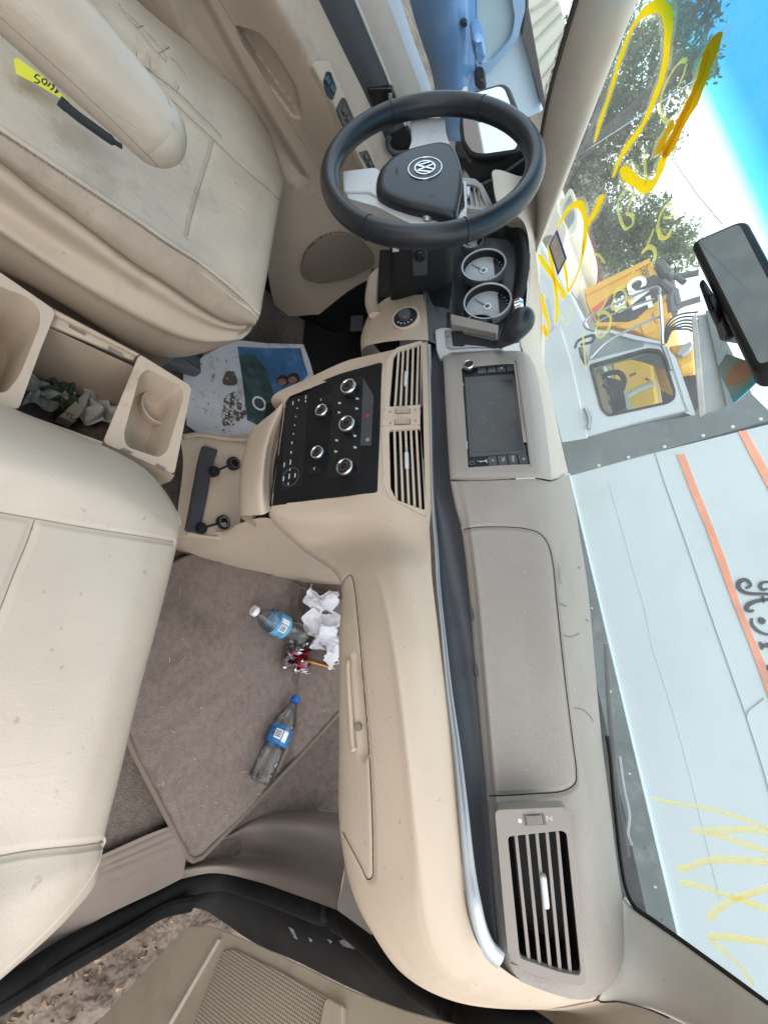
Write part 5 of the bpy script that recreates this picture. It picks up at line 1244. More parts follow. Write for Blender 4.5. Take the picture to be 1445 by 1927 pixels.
skin = mat('printed_skin', (.30, .15, .10), .6, vary=.2, vscale=60); hair = mat('printed_hair', (.02, .015, .015), .6)
for cx, cy_, r in [(533,716,11), (553,712,11)]:
    sheet('printed_head', [(cx+r*1.1*math.cos(t*.5), cy_+r*.95*math.sin(t*.5)) for t in range(12)], .0040, hair, pp0)
    sheet('printed_face', [(cx-2+r*.75*math.cos(t*.5), cy_+3+r*.6*math.sin(t*.5)) for t in range(12)], .0046, skin, pp0)
c = fpo.uv(487, 760); MB().ring(fpo, circ(*c, .022, 32), circ(*c, .016, 32), .003, .0042).build('printed_letter', M['white'], pp0, smooth=False)
dm_ = mat('dried_mud', (.11, .08, .055), .95, bump=1, bscale=120, bdist=.003)
rs = np.random.RandomState(3)
def splotch(m, col, thr, sc):
    t = m.node_tree; t.nodes.clear(); o = t.nodes.new('ShaderNodeOutputMaterial'); b = t.nodes.new('ShaderNodeBsdfPrincipled'); tr = t.nodes.new('ShaderNodeBsdfTransparent'); mx = t.nodes.new('ShaderNodeMixShader')
    b.inputs['Base Color'].default_value = (*col, 1); b.inputs['Roughness'].default_value = .95
    tc = t.nodes.new('ShaderNodeTexCoord'); n = t.nodes.new('ShaderNodeTexNoise'); n.inputs['Scale'].default_value = sc; n.inputs['Detail'].default_value = 9; n.inputs['Roughness'].default_value = .72
    r = t.nodes.new('ShaderNodeValToRGB'); r.color_ramp.elements[0].position = thr; r.color_ramp.elements[1].position = thr+.07
    t.links.new(tc.outputs['Object'], n.inputs['Vector']); t.links.new(n.outputs[0], r.inputs[0]); t.links.new(r.outputs[0], mx.inputs[0]); t.links.new(tr.outputs[0], mx.inputs[1]); t.links.new(b.outputs[0], mx.inputs[2]); t.links.new(mx.outputs[0], o.inputs[0])
for k_, (cx, cy_, rx, ry, thr) in enumerate([(433,712,13,17,.38), (438,770,22,36,.50), (405,690,30,26,.60), (395,760,30,40,.62), (420,800,24,24,.58)]):
    mm = bpy.data.materials.new('dried_mud_smear'); mm.use_nodes = True; splotch(mm, (.12, .09, .065), thr, 60+k_*9)
    u = fpo.uvs([(cx+rx*(1+.2*math.sin(3*a_+k_))*math.cos(a_), cy_+ry*(1+.2*math.cos(2*a_+k_))*math.sin(a_)) for a_ in [i*.2617 for i in range(24)]], .003)
    MB().plate(fpo, u, .0034+.0004*k_, .0038+.0004*k_).build('dried_mud', mm, pp0, smooth=False)

# yellow tag with key strap on the driver's seat
FK = Fr((-.42, -.45, .452), X3, (0, 1, 0))
tg = MB().plate(FK, FK.uvs(P(k1, (72,298),(88,292),(215,385),(345,508),(318,515),(295,490),(185,425),(82,372))), 0, .0008).build('paper_tag', mat('yellow_card', (.75, .70, .04), .6), None, smooth=False)
tag(tg, "bright yellow paper tag with handwriting on the driver's seat", 'tag')
q = MB(); m_ink = mat('ink', (.02, .02, .03), .5)
def ink(pts, wd=.0016):
    for p_, q_ in zip(pts[:-1], pts[1:]): bar(q, FK, FK.uv(*k1(*p_)), FK.uv(*k1(*q_)), wd, .0007, .0011)
ink([(205,385),(185,378),(175,392),(190,402),(202,412),(190,422),(172,415)]); ink([(215,400),(235,402),(238,420),(222,430),(212,415),(215,400)]); ink([(255,420),(240,438)]); ink([(262,432),(275,430),(268,448),(255,455)]); ink([(290,452),(278,470),(295,462)])
q.build('handwriting', m_ink, tg, smooth=False)
stp = [FK.hit(*k1(x, y), .010) for x, y in [(300,505),(345,545),(400,590),(470,640),(540,690),(615,738)]]
tag(MB().tube(cr(stp, 6), [.010]*6+[.009]*21+[.005]*4, 8, flat=.45, up=(0, 0, 1)).build('key_strap', M['black'], None), "black key strap tied to the yellow tag on the driver's seat", 'strap')
ky_ = MB().plate(FK, FK.uvs(P(k1, (385,545),(400,540),(468,605),(455,612))), .012, .016).build('key', mat('brass_key', (.5, .42, .25), .35, .6), None, bevel=.0006)
tag(ky_, "small pale key lying on the black strap on the driver's seat", 'key')

# ================================================================== DRIVER'S DOOR
dd_ = thing('vehicle_door', "driver's side door with tan armrest, switches and speaker grille", 'door', (-.82, 0, .1), 'van front doors')
DG = [
 [(200,-60,-.78),(280,-60,-.775),(380,-60,-.765),(492,-60,-.70),(515,-60,-.735),(572,-60,-.80)],
 [(260,0,-.78),(335,0,-.775),(415,0,-.765),(521,0,-.70),(548,0,-.735),(600,0,-.80)],
 [(374,110,-.78),(420,92,-.775),(470,95,-.765),(575,98,-.70),(600,98,-.735),(645,93,-.80)],
 [(450,230,-.785),(500,212,-.78),(540,217,-.765),(625,195,-.70),(645,190,-.75),(688,180,-.80)],
 [(505,400,-.79),(545,345,-.785),(600,320,-.77),(668,275,-.708),(685,268,-.75),(722,255,-.80)],
 [(503,500,-.79),(590,430,-.79),(640,400,-.78),(700,360,-.74),(715,345,-.76),(748,320,-.80)],
 [(530,590,-.79),(610,510,-.795),(670,470,-.79),(722,430,-.77),(740,420,-.78),(775,400,-.80)],
 [(600,592,-.79),(660,545,-.795),(705,520,-.79),(745,500,-.785),(760,495,-.79),(790,480,-.80)]]
dg = [[atX(c[r]) for c in DG] for r in range(6)]
dp = MB().patch(dg, 40, 30); dpb = dp.bvh()
press(dp, rnd([(440,45),(458,52),(487,60),(525,106),(563,172),(570,225),(552,222),(505,160),(455,85)], 14, 5), (-.035, 0, -.006), 9)
press(dp, [(300,-40),(392,-10),(440,80),(500,190),(545,265),(590,340),(560,360),(500,300),(420,180),(340,60)], (-.018, 0, 0), 26)
seam_line(drape(dpb, [(405,-15),(448,58),(500,150),(548,232),(606,325)], n=6), .0011, M['thread'], dd_)
dp.build('door_panel', M['tan_door'], dd_, ang=80)
def band(name, a, b, m, par=dd_, off=(0, 0, 0)):
    A_, B_ = [atX(q) for q in a], [atX(q) for q in b]
    return MB().patch([A_, [p.lerp(q, .5)+Vector((.004, 0, 0)) for p, q in zip(A_, B_)], B_], 8, 6).build(name, m, par, ang=80)
g_ = [(572,-60,-.802),(600,0,-.802),(645,93,-.802),(688,180,-.802),(722,255,-.802),(748,320,-.802),(775,400,-.802)]
h_ = [(642,-60,-.81),(669,0,-.81),(703,82,-.81),(737,165,-.81),(762,235,-.81),(790,305,-.81),(815,390,-.81)]
i_ = [(700,-60,-.83),(729,0,-.83),(760,82,-.83),(792,168,-.83),(815,240,-.83),(835,305,-.83),(850,380,-.83)]
j_ = [(735,-60,-.86),(754,0,-.86),(780,80,-.86),(806,150,-.86),(826,215,-.86),(848,290,-.86),(868,370,-.86)]
band('upper_trim', g_, h_, mat('dark_slate_trim', (.055, .058, .066), .5, bump=.15, bscale=700), dd_)
band('door_sill', h_, i_, M['top'], dd_)
band('outer_sill', i_, j_, mat('grey_blue_sill', (.42, .45, .5), .4), dd_)
MB().tube(cr([atX(q) for q in h_], 5), .0025, 6).build('trim_line', M['silver_paint'], dd_)
# switch pods
FD = Fr.pts(at(655,150,X=-.738), at(690,215,X=-.738), at(690,140,X=-.775))
if FD.n.dot(CC-FD.o) < 0: FD = Fr(FD.o, FD.u, -FD.v)
pod = MB().dome(FD, rnd(FD.uvs(P(k2, (258,292),(275,275),(330,270),(345,290),(560,760),(500,775),(420,600),(340,440)), .004), .006), -.012, .004, .003).build('switch_pod', M['tan_door'], dd_, ang=60)
for pts in [[(310,370),(325,322),(345,325),(372,400),(355,455),(330,430)], [(370,490),(395,440),(412,445),(470,580),(440,612),(400,570)], [(470,690),(510,680),(550,770),(520,775)]]:
    s_ = MB().plate(FD, rnd(FD.uvs(P(k2, *pts), .006), .003), .001, .0055).build('switch_panel', M['black_gloss'], pod, bevel=.001)
    c = sum((Vector(p) for p in FD.uvs(P(k2, *pts), .006)), Vector((0, 0)))/len(pts)
    for dv in (-.008, .008): MB().dome(FD.off(0, c.x+dv, c.y), rect(-.006, -.005, .006, .005, .002), .004, .009, .002).build('switch', M['charcoal'], pod)
hbz = [atX((x, y, -.796)) for x, y in P(k2, (505,408),(520,400),(618,398),(668,520),(560,540))]
MB().prism(hbz, (-.02, 0, 0)).build('handle_recess', M['black_gloss'], dd_, bevel=.002)
MB().tube(cr([atX((x, y, -.785)) for x, y in P(k2, (610,425),(613,455),(607,490))], 5), .005, 8).build('door_handle', M['chrome'], dd_)
MB().tube(cr([atX((x, y, -.785)) for x, y in P(k2, (610,620),(600,650),(615,680),(650,695),(690,690))], 5), .006, 8).build('pull_cup_edge', M['charcoal'], dd_)
MB().prism([atX((x, y, -.79)) for x, y in P(k2, (615,620),(690,590),(720,640),(700,690),(650,692),(618,665))], (-.02, 0, 0)).build('pull_cup', M['black'], dd_)
# speaker grille: a disc of real perforations would be too fine, so its holes are carved in a dense sheet
FGr = Fr.pts(at(629,484,X=-.782), at(629,520,X=-.782), at(680,470,X=-.785))
if FGr.n.dot(CC-FGr.o) < 0: FGr = Fr(FGr.o, FGr.u, -FGr.v)
m_gr = bpy.data.materials.new('speaker_mesh'); m_gr.use_nodes = True
def perf(m, col, hole, sc, ang, tilt):
    """rows of punched holes, laid out in the plane of the panel"""
    t = m.node_tree; b_ = t.nodes['Principled BSDF']; b_.inputs['Roughness'].default_value = .6
    tc = t.nodes.new('ShaderNodeTexCoord'); vr = t.nodes.new('ShaderNodeVectorRotate'); vr.rotation_type = 'Z_AXIS'; vr.inputs['Angle'].default_value = ang
    sp = t.nodes.new('ShaderNodeSeparateXYZ'); cb = t.nodes.new('ShaderNodeCombineXYZ')
    v = t.nodes.new('ShaderNodeTexVoronoi'); v.voronoi_dimensions = '2D'; v.inputs['Scale'].default_value = sc; v.inputs['Randomness'].default_value = .10
    r = t.nodes.new('ShaderNodeValToRGB'); r.color_ramp.elements[0].position = .28; r.color_ramp.elements[1].position = .38
    r.color_ramp.elements[0].color = (*hole, 1); r.color_ramp.elements[1].color = (*col, 1)
    t.links.new(tc.outputs['Object'], vr.inputs['Vector']); t.links.new(vr.outputs[0], sp.inputs[0]); t.links.new(sp.outputs[0], cb.inputs[0]); t.links.new(sp.outputs[2], cb.inputs[1])
    t.links.new(cb.outputs[0], v.inputs['Vector']); t.links.new(v.outputs['Distance'], r.inputs[0]); t.links.new(r.outputs[0], b_.inputs['Base Color'])
perf(m_gr, (.27, .21, .16), (.05, .038, .03), 210, R_(90), (0, 90))
gp_ = rnd(FGr.uvs(P(k5, (205,185),(225,110),(290,45),(380,15),(470,30),(540,110),(545,165),(430,225),(300,250),(220,230))), .02, 5)
MB().dome(FGr, gp_, -.012, .004, .003).build('speaker_grille', m_gr, dd_, ang=60)
# mirror sail and exterior mirror
MB().patch([[atX((x, y, -.83)) for x, y in [(860,300),(890,345),(905,385)]], [atX((x, y, -.835)) for x, y in [(925,310),(940,350),(950,392)]], [atX((x, y, -.84)) for x, y in [(985,280),(995,320),(1000,370)]]], 5, 5).build('mirror_sail', M['black'], dd_, ang=80)
MB().tube(cr([atX((x, y, -.825)) for x, y in P(k2, (990,850),(1100,800),(1225,715))], 5), .004, 6).build('sail_edge', M['charcoal'], dd_)
om = at(920, 228, X=-1.02); FMi = Fr(om, (.96, .18, 0), (0, .12, 1))
if FMi.n.dot(CC-FMi.o) < 0: FMi = Fr(FMi.o, FMi.u, -FMi.v)
mpoly = rnd(FMi.uvs([(862,232),(866,195),(888,170),(945,153),(958,160),(974,200),(988,258),(975,290),(905,300),(882,296),(866,272)]), .02, 4)
mir = MB().dome(FMi, mpoly, -.07, .0, .01).build('door_mirror', M['black'], dd_, ang=60)
MB().plate(FMi, offset(mpoly, .014), -.004, .0015).build('mirror_glass', mat('mirror_silver', (.7, .72, .74), .03, 1), mir, smooth=False)
MB().plate(Fr(at(860,120,X=-.875), (0, 1, 0), (0, 0, 1)), rect(-.8, -.25, .35, .45), -.002, .002).build('window_glass', glass('side_glass', (.86, .93, .96), .5), dd_, smooth=False)

# ================================================================== PASSENGER DOOR (open)
pd_ = thing('vehicle_door', 'opened passenger side door with a fine-meshed speaker grille in its tan panel', 'door', (1.0, -.2, -.1), 'van front doors')
FPD = Fr((.95, -.02, .1), (.80, -.60, 0), (0, 0, 1))
if FPD.n.dot(CC-FPD.o) < 0: FPD = Fr(FPD.o, -FPD.u, FPD.v)
dpl = FPD.uvs([(150,1960),(352,1741),(400,1743),(440,1758),(500,1784),(580,1822),(660,1862),(760,1900),(900,1938),(1200,1960),(1200,2500),(150,2500)])
pan = MB().plate(FPD, rnd(dpl, .01, 3), -.05, 0).build('door_panel', mat('door_khaki_plastic', (.43, .36, .265), .6, spec=.3, bump=.15, bscale=700, vary=.08, vscale=4, dirt=(.22, .17, .12), dscale=9, damt=.45), pd_, bevel=.008, seg=3)
gpl = FPD.uvs(P(kb, (1120,1040),(1180,1030),(1445,1160),(1640,1270),(1700,1330),(1560,1600),(900,1600)), .004)
m_g2 = bpy.data.materials.new('speaker_mesh_fine'); m_g2.use_nodes = True; perf(m_g2, (.47, .39, .29), (.13, .10, .075), 250, R_(36.87), (90, 0))
MB().dome(FPD, rnd(gpl, .008, 4), -.002, .004, .002).build('speaker_grille', m_g2, pd_, ang=60)
rg = FPD.uvs(P(kb, (1100,977),(1108,983),(854,1420),(842,1420)), .004); MB().plate(FPD, rg, -.002, .006).build('panel_rib', M['top'], pd_, bevel=.0015)
rg = FPD.uvs([(615,1885),(622,1880),(650,1895),(648,1960),(600,1960)], .004); MB().plate(FPD, rg, -.002, .012).build('pocket_end', M['tan'], pd_, bevel=.004)

# ================================================================== REAR-VIEW MIRROR
rv = thing('rear_view_mirror', 'black rear-view mirror hanging from the windscreen', 'mirror', at(1400, 600, Y=-.03))
FRV = Fr.pts(at(1300,458,Y=-.02), at(1418,702,Y=-.06), at(1400,408,Y=-.03))
if FRV.n.dot(CC-FRV.o) < 0: FRV = Fr(FRV.o, FRV.u, -FRV.v)
rvp = rnd(FRV.uvs([(1296,455),(1402,408),(1535,655),(1416,704)]), .014, 6)
MB().dome(FRV, rvp, -.03, .0, .006, 5).build('housing', M['black'], rv, ang=70)
MB().plate(FRV, offset(rvp, .0075), -.004, .0008).build('mirror_glass', mat('cabin_reflection_grey', (.30, .35, .36), .3, .0, spec=.4, vary=.3, vscale=9), rv, smooth=False)  # flat grey stands in for the dark cabin a true mirror would show
bs_ = MB().dome(FRV, rnd(FRV.uvs(P(k6, (1020,340),(1050,310),(1135,440),(1125,520),(1080,510))), .006), -.025, .003, .003).build('button_pod', M['black'], rv)
MB().dome(FRV, rnd(FRV.uvs(P(k6, (1050,350),(1075,345),(1100,395),(1075,405)), .005), .002), .0, .006, .0015).build('mirror_button', M['charcoal'], bs_)
MB().prism([FWi.hit(*k6(x, y), .035) for x, y in [(1085,505),(1135,500),(1180,640),(1170,690),(1140,680)]], FWi.n*-.03).build('sensor_housing', M['grey_trim'], rv, bevel=.003)
MB().tube([FRV.hit(1430,600,-.02), FWi.hit(1500,560,.004)], [.012, .016], 12).build('stalk', M['black'], rv)
# inspection sticker behind it
sk_ = FWi.uvs(P(k6, (1130,855),(1190,765),(1290,800),(1440,875),(1330,985),(1240,1068),(1215,1020)), .003)
sto = MB().plate(FWi, sk_, .0022, .0032).build('windscreen_sticker', mat('sticker_back', (.30, .42, .40), .6), None, smooth=False); tag(sto, 'grey-green sticker with an orange disc on the windscreen below the mirror', 'sticker')
c = FWi.uv(*k6(1268,880), .004); MB().plate(FWi, circ(*c, .0125, 28, .0165), .0034, .0042).build('sticker_disc', mat('faded_orange', (.48, .30, .20), .6), sto, smooth=False)
MB().plate(FWi, FWi.uvs(P(k6, (1215,1020),(1240,1068),(1330,985),(1440,880),(1420,872),(1300,975),(1240,1030)), .003), .0034, .0042).build('sticker_edge', mat('sky_blue_film', (.12, .45, .62), .5), sto, smooth=False)
# stray hairs on the dash top
hr_ = MB()
for pts in [[(256,1535),(300,1540),(345,1575),(372,1615)], [(195,1090),(230,1100),(265,1090),(288,1075)], [(280,672),(290,672),(285,682)], [(325,992),(345,1005)], [(170,895),(190,905),(212,915)]]:
    d_ = drape(pb, P(ka, *pts), lift=.0012, n=6)
    if len(d_) > 2: hr_.tube(d_, .00032, 4)
tag(hr_.build('stray_hair', M['black'], None), 'a few stray dark hairs lying on the grey dashboard top', 'hair', kind='stuff')
# ================================================================== OUTSIDE
GZ = -.38
def dirt():
    m = mat('dry_dirt', (.20, .155, .125), .95, spec=.1, bump=1, bscale=14, vary=.4, vscale=5, dirt=(.36, .28, .21), dscale=22, damt=.8, bdist=.05); return m
m_dirt = dirt()
gb = MB(); gb.grid([[Vector((x, y, GZ)) for x in (-120, -20, -6, 0, 1.2, 3, 20, 120)] for y in (-60, -8, -2, 0, 2, 6, 20, 140)])
tag(gb.build('ground', m_dirt, None), kind='structure')
# rough churned earth and bark chips just outside the open door
rs = np.random.RandomState(9); n = 90
def hgt(x, y): return GZ+.012+.022*math.sin(x*17+y*5)*math.sin(y*21-x*7)+.014*math.sin(x*47+y*31)+.010*math.sin(-x*83+y*71)
gm = MB().grid([[Vector((.85+1.6*i/n, -1.7+2.2*j/n, hgt(.85+1.6*i/n, -1.7+2.2*j/n)+rs.uniform(-.004, .004))) for i in range(n+1)] for j in range(n+1)])
tag(gm.build('rough_dirt', m_dirt, None, ang=60), kind='structure')
ch = MB()
for _ in range(3600):
    x, y = rs.uniform(.9, 2.2), rs.uniform(-1.4, .3); p = Vector((x, y, hgt(x, y)+.006)); L_ = rs.uniform(.003, .012); a_ = rs.uniform(0, 6.3); d_ = Vector((math.cos(a_), math.sin(a_), rs.uniform(-.3, .3)))*L_; s_ = d_.cross(Vector((0, 0, 1))).normalized()*L_*rs.uniform(.2, .5)
    ch.add([p-d_-s_, p+d_-s_, p+d_+s_+Vector((0, 0, .003)), p-d_+s_, p+Vector((0, 0, .009))], [(0, 1, 4), (1, 2, 4), (2, 3, 4), (3, 0, 4)])
tag(ch.build('wood_chips', mat('bark_chips', (.30, .22, .15), .9, vary=.6, vscale=40), None, smooth=False), 'wood chips and clods scattered on the dirt outside the open door', 'wood chips', kind='stuff')

def holed(fr, outer, inner, h0, h1, name, m, par, r=.01, bevel=0):
    c = tuple(sum((Vector(p) for p in inner), Vector((0, 0)))/len(inner)); pi = rnd(inner, r, 4)
    N = sorted(set([round(math.atan2(p[1]-c[1], p[0]-c[0]), 5) for p in list(outer)+pi]+[round(-math.pi+2*math.pi*i/64, 5) for i in range(64)]))
    return MB().ring(fr, angs(list(outer), c, N), angs(pi, c, N), h0, h1).build(name, m, par, bevel=bevel, smooth=False)
# ---- white box truck standing across the front
YT = 2.5
FT2 = Fr((0, YT, 0), X3, (0, 0, 1))
white_t = mat('truck_white', (.53, .585, .61), .35, spec=.5, vary=.04, vscale=1.5, dirt=(.40, .42, .42), dscale=2.2, damt=.35, bump=.25, bscale=1.6, bdist=.03, rvary=.1)
grey_t = mat('truck_grey', (.11, .135, .14), .5, vary=.25, vscale=3, dirt=(.32, .33, .33), dscale=5, damt=.5)
truck = thing('box_truck', 'white box truck with orange stripes and black script lettering parked across the front', 'truck', (0, 3.5, GZ))
def T(k, *pts, h=0): return FT2.uvs(P(k, *pts), h)
def pl(fr, name, poly, h0, h1, m, par, b=0): return MB().plate(fr, poly, h0, h1).build(name, m, par, bevel=b, smooth=bool(b))
c0 = FT2.uv(1070, 892); c1 = FT2.uv(1275, 1762); sl_ = (c1[1]-c0[1])/(c1[0]-c0[0]); tp_ = FT2.uv(1440, 800)
lx = (tp_[0]-c0[0])/(tp_[1]-c0[1])
box = pl(FT2, 'cargo_box', [c0, (4.5, c0[1]+sl_*(4.5-c0[0])), (4.5, 2.6), (c0[0]+lx*(2.6-c0[1]), 2.6)], -2.3, 0, white_t, truck)
def line(pts, wd, m, name, par=box, h=.004, k=ka, fr=FT2):
    mb = MB(); stroke2(mb, fr, fr.uvs(P(k, *pts)), wd, -.002, h); return mb.build(name, m, par, smooth=False)
m_seam = mat('panel_seam', (.26, .30, .32), .6); m_seam2 = mat('faint_seam', (.44, .48, .50), .6)
line([(755,-20),(805,140),(930,490),(1075,915),(1210,1300),(1310,1585),(1410,1900),(1560,2450),(1700,3100)], .0045, m_seam, 'panel_seam')
line([(470,160),(520,330),(600,620),(690,930),(735,1160),(860,1550),(950,1880),(1150,2700)], .003, m_seam2, 'panel_seam', h=.0015)
line([(1310,1585),(1325,1550),(1420,1475)], .004, m_seam, 'scratch')
m_or = mat('faded_orange_stripe', (.80, .30, .17), .5, vary=.25, vscale=4)
pl(FT2, 'orange_stripe', T(ka, (885,-15),(935,-15),(1000,160),(1080,360),(1180,620),(1270,890),(1350,1090),(1445,1310),(1800,2150),(1700,2100),(1445,1470),(1330,1150),(1230,900),(1150,680),(1060,430),(960,190)), -.002, .005, m_or, box)
pl(FT2, 'orange_stripe', T(k6, (1260,1240),(1312,1238),(1360,1330),(1445,1480),(1700,1950),(1660,2000),(1425,1560),(1330,1380)), -.002, .005, m_or, box)
ltr = MB()
m_let = mat('sign_black', (.02, .025, .03), .5)
def script(pts, wd, k=ka):
    p = [tuple(q)[:2] for q in cr([FT2.uv(*k(x, y))+(0,) for x, y in pts], 6)]; n = len(p); Lh, Rh = [], []
    for i in range(n):
        d = Vector(p[min(i+1, n-1)])-Vector(p[max(i-1, 0)]); d.normalize(); nn = Vector((-d.y, d.x)); w_ = wd*.62*(.5+.5*math.sin(math.pi*i/(n-1)))
        Lh.append(FT2.p(*(Vector(p[i])+nn*w_/2), .006)); Rh.append(FT2.p(*(Vector(p[i])-nn*w_/2), .006))
    ltr.grid([Lh, Rh])
script([(1305,805),(1335,785),(1310,752),(1272,760),(1262,795),(1300,828),(1400,838),(1520,835)], .035); script([(1412,850),(1410,870),(1418,892)], .025)
script([(1520,868),(1430,872),(1360,885),(1318,908),(1312,935),(1340,942),(1356,935)], .035); script([(1440,805),(1410,812),(1393,790),(1410,768),(1470,765)], .028)
script([(1385,985),(1405,1000),(1395,1020)], .05); script([(1345,985),(1342,1015),(1365,1050),(1410,1078),(1500,1092)], .028)
script([(1392,1130),(1404,1155),(1404,1178)], .03); script([(1404,1155),(1450,1150),(1550,1145)], .04); script([(1440,1270),(1450,1300),(1500,1330)], .03)
ltr.build('lettering', m_let, box, smooth=False)
def bottom(x): return c0[1]+sl_*(x-c0[0])
rl = [(c0[0]-.02, bottom(c0[0])-.12), (4.5, bottom(4.5)-.12), (4.5, bottom(4.5)-.003), (c0[0]-.02, bottom(c0[0])-.003)]
rail = pl(FT2, 'side_rail', rl, -2.2, .012, grey_t, truck)
for i in range(26):
    x = c0[0]+.06+i*.155+.02*math.sin(i*5.1); MB().lathe(FT2.off(.012, x, bottom(x)-.05), [(.007, 0), (.006, .003), (.003, .004)], 10).build('rivet', grey_t if i % 3 else M['silver_paint'], rail)
ed = MB(); ed.plate(FT2, [(c0[0], bottom(c0[0])), (4.5, bottom(4.5)), (4.5, bottom(4.5)+.008), (c0[0], bottom(c0[0])+.008)], -.01, .014); ed.build('edge_trim', mat('pale_edge', (.6, .72, .72), .3), rail, smooth=False)
pl(FT2, 'chassis', [(-3.2, -.12), (4.5, .0), (4.5, bottom(4.5)-.125), (c0[0], bottom(c0[0])-.125), (-3.2, .02)], -2.0, -.35, M['rubber'], truck)
for x in (-5.6, 2.2):
    fw_ = Fr((x, YT-.02, GZ+.42), X3, (0, 0, 1)); wl = MB().lathe(fw_, [(.42, -.25), (.42, -.02), (.38, 0), (.25, 0)], 36).build('wheel', M['rubber'], truck)
    MB().lathe(fw_, [(.25, -.04), (.25, .004), (.2, -.02), (.08, -.02), (.07, .03)], 30).build('rim', M['silver_paint'], wl)
pl(FT2, 'lower_sill', [(-3.6, -.25), (c0[0]+.02, -.25)]+FT2.uvs([(1068,894),(1074,870),(1066,800),(1032,660),(1024,560),(1000,440),(985,400)]), -.5, -.035, white_t, truck)
# grey corner post and front wall of the box
pl(FT2, 'corner_post', T(k6, (180,1305),(340,1278),(700,1192),(1140,1118),(1330,1000),(1500,1165),(1430,1180),(1000,1300),(600,1410),(232,1512)), -.4, .008, grey_t, truck, .004)
for x, y in [(410,1450),(590,1400),(810,1336),(1045,1268),(1225,1215),(1395,1168)]:
    a_ = FT2.uv(*k6(x, y)); MB().lathe(FT2.off(.008, *a_), [(.012, 0), (.008, .005)], 8).build('rivet', M['silver_paint'], truck)
pl(FT2, 'bulkhead', T(k6, (1010,515),(1060,505),(1340,1005),(1140,1118),(1020,1162)), -.5, -.02, mat('bulkhead_grey', (.28, .30, .31), .5, vary=.2, vscale=4), truck, .01)
pl(FT2, 'bulkhead_post', T(k6, (975,560),(1005,520),(1020,640),(1062,1140),(1022,1160)), -.1, .02, mat('weathered_grey', (.40, .39, .36), .6, vary=.3, vscale=6, dirt=(.25, .17, .1), dscale=9, damt=.5), truck, .006)
pl(FT2, 'bulkhead_strut', T(k6, (1060,505),(1100,500),(1190,690),(1345,1010),(1190,1100)), -.3, .01, grey_t, truck, .006)
# cab
cab_o = T(k6, (50,730),(150,612),(300,606),(352,790),(350,820),(480,628),(640,660),(790,705),(830,730),(880,790),(930,930),(1010,1160),(960,1112),(340,1276),(185,1308),(110,1000))
win = T(k6, (362,838),(700,742),(775,748),(800,790),(868,1000),(862,1040),(830,1062),(470,1142),(430,1100))
cab_o = T(k6, (50,730),(110,640),(300,606),(480,628),(640,660),(790,705),(830,730),(880,790),(930,930),(1010,1160),(960,1112),(340,1276),(185,1308),(110,1000))
cabp = holed(FT2, cab_o, win, -.06, 0, 'cab_side', white_t, truck, .03)
cab_b = [(p[0], p[1]) for p in cab_o]
MB().wall([[FT2.p(a_, b_, -.06) for a_, b_ in cab_b], [FT2.p(a_, b_, -.35) for a_, b_ in cab_b]]).build('cab_shell', white_t, truck, ang=30)
MB().ring(FT2, rnd(offset(win, -.012), .03), rnd(offset(win, .006), .03), -.03, .006).build('window_rubber', M['rubber'], cabp)
pl(FT2, 'quarter_window', T(k6, (352,785),(372,655),(480,640),(690,705),(680,722),(500,765),(355,808)), -.01, .006, mat('quarter_glass', (.20, .25, .25), .08, spec=.7, vary=.3, vscale=4), cabp)
pl(FT2, 'drip_rail', T(k6, (480,626),(790,700),(800,716),(640,690),(480,645)), -.01, .02, white_t, cabp)
MB().plate(FT2, rnd(offset(win, .004), .03), -.022, -.018).build('side_window', glass('truck_glass', (.82, .88, .82), .4), cabp, smooth=False)
for pts in [[(185,1305),(340,1276),(700,1175),(960,1112)], [(150,612),(178,612),(250,900),(330,1250),(345,1290)], [(820,722),(870,870),(930,1060),(950,1112)]]:
    line(pts, .008, m_seam, 'door_gap', cabp, .004, k6)
MB().tube(cr([FT2.hit(*k6(x, y), .03) for x, y in [(322,1100),(340,1130),(352,1180),(345,1225)]], 4), .014, 8).build('door_handle', M['silver'], cabp)
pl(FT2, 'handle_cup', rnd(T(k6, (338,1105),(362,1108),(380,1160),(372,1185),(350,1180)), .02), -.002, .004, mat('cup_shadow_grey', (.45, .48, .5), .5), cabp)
# inside the cab
MB().tube([FT2.hit(*k6(x, y), -.4) for x, y in [(425,915),(455,890),(490,880),(528,878),(552,895),(566,930),(555,975),(520,1030),(480,1072),(448,1090),(425,1060)]], .022, 8).build('steering_wheel_rim', M['rubber'], truck)
MB().tube([FT2.hit(*k6(x, y), -.42) for x, y in [(420,960),(480,1000),(530,950)]], .03, 8).build('steering_column', M['grey_trim'], truck)
pl(FT2, 'dash_panel', T(k6, (360,700),(470,720),(495,890),(440,930),(470,1050),(450,1140),(420,1100),(395,860)), -1.2, -.5, M['charcoal'], truck)
pl(FT2, 'torn_door_card', T(k6, (355,840),(400,845),(420,900),(410,930),(440,960),(435,1010),(460,1050),(455,1100),(470,1145),(430,1140)), -.09, -.062, mat('faded_pink_card', (.55, .33, .24), .8, vary=.2, vscale=12), truck)
pl(FT2, 'seat_back', T(k6, (715,730),(860,790),(870,1060),(770,1080),(750,960)), -.9, -.6, mat('truck_seat', (.055, .07, .065), .7), truck)
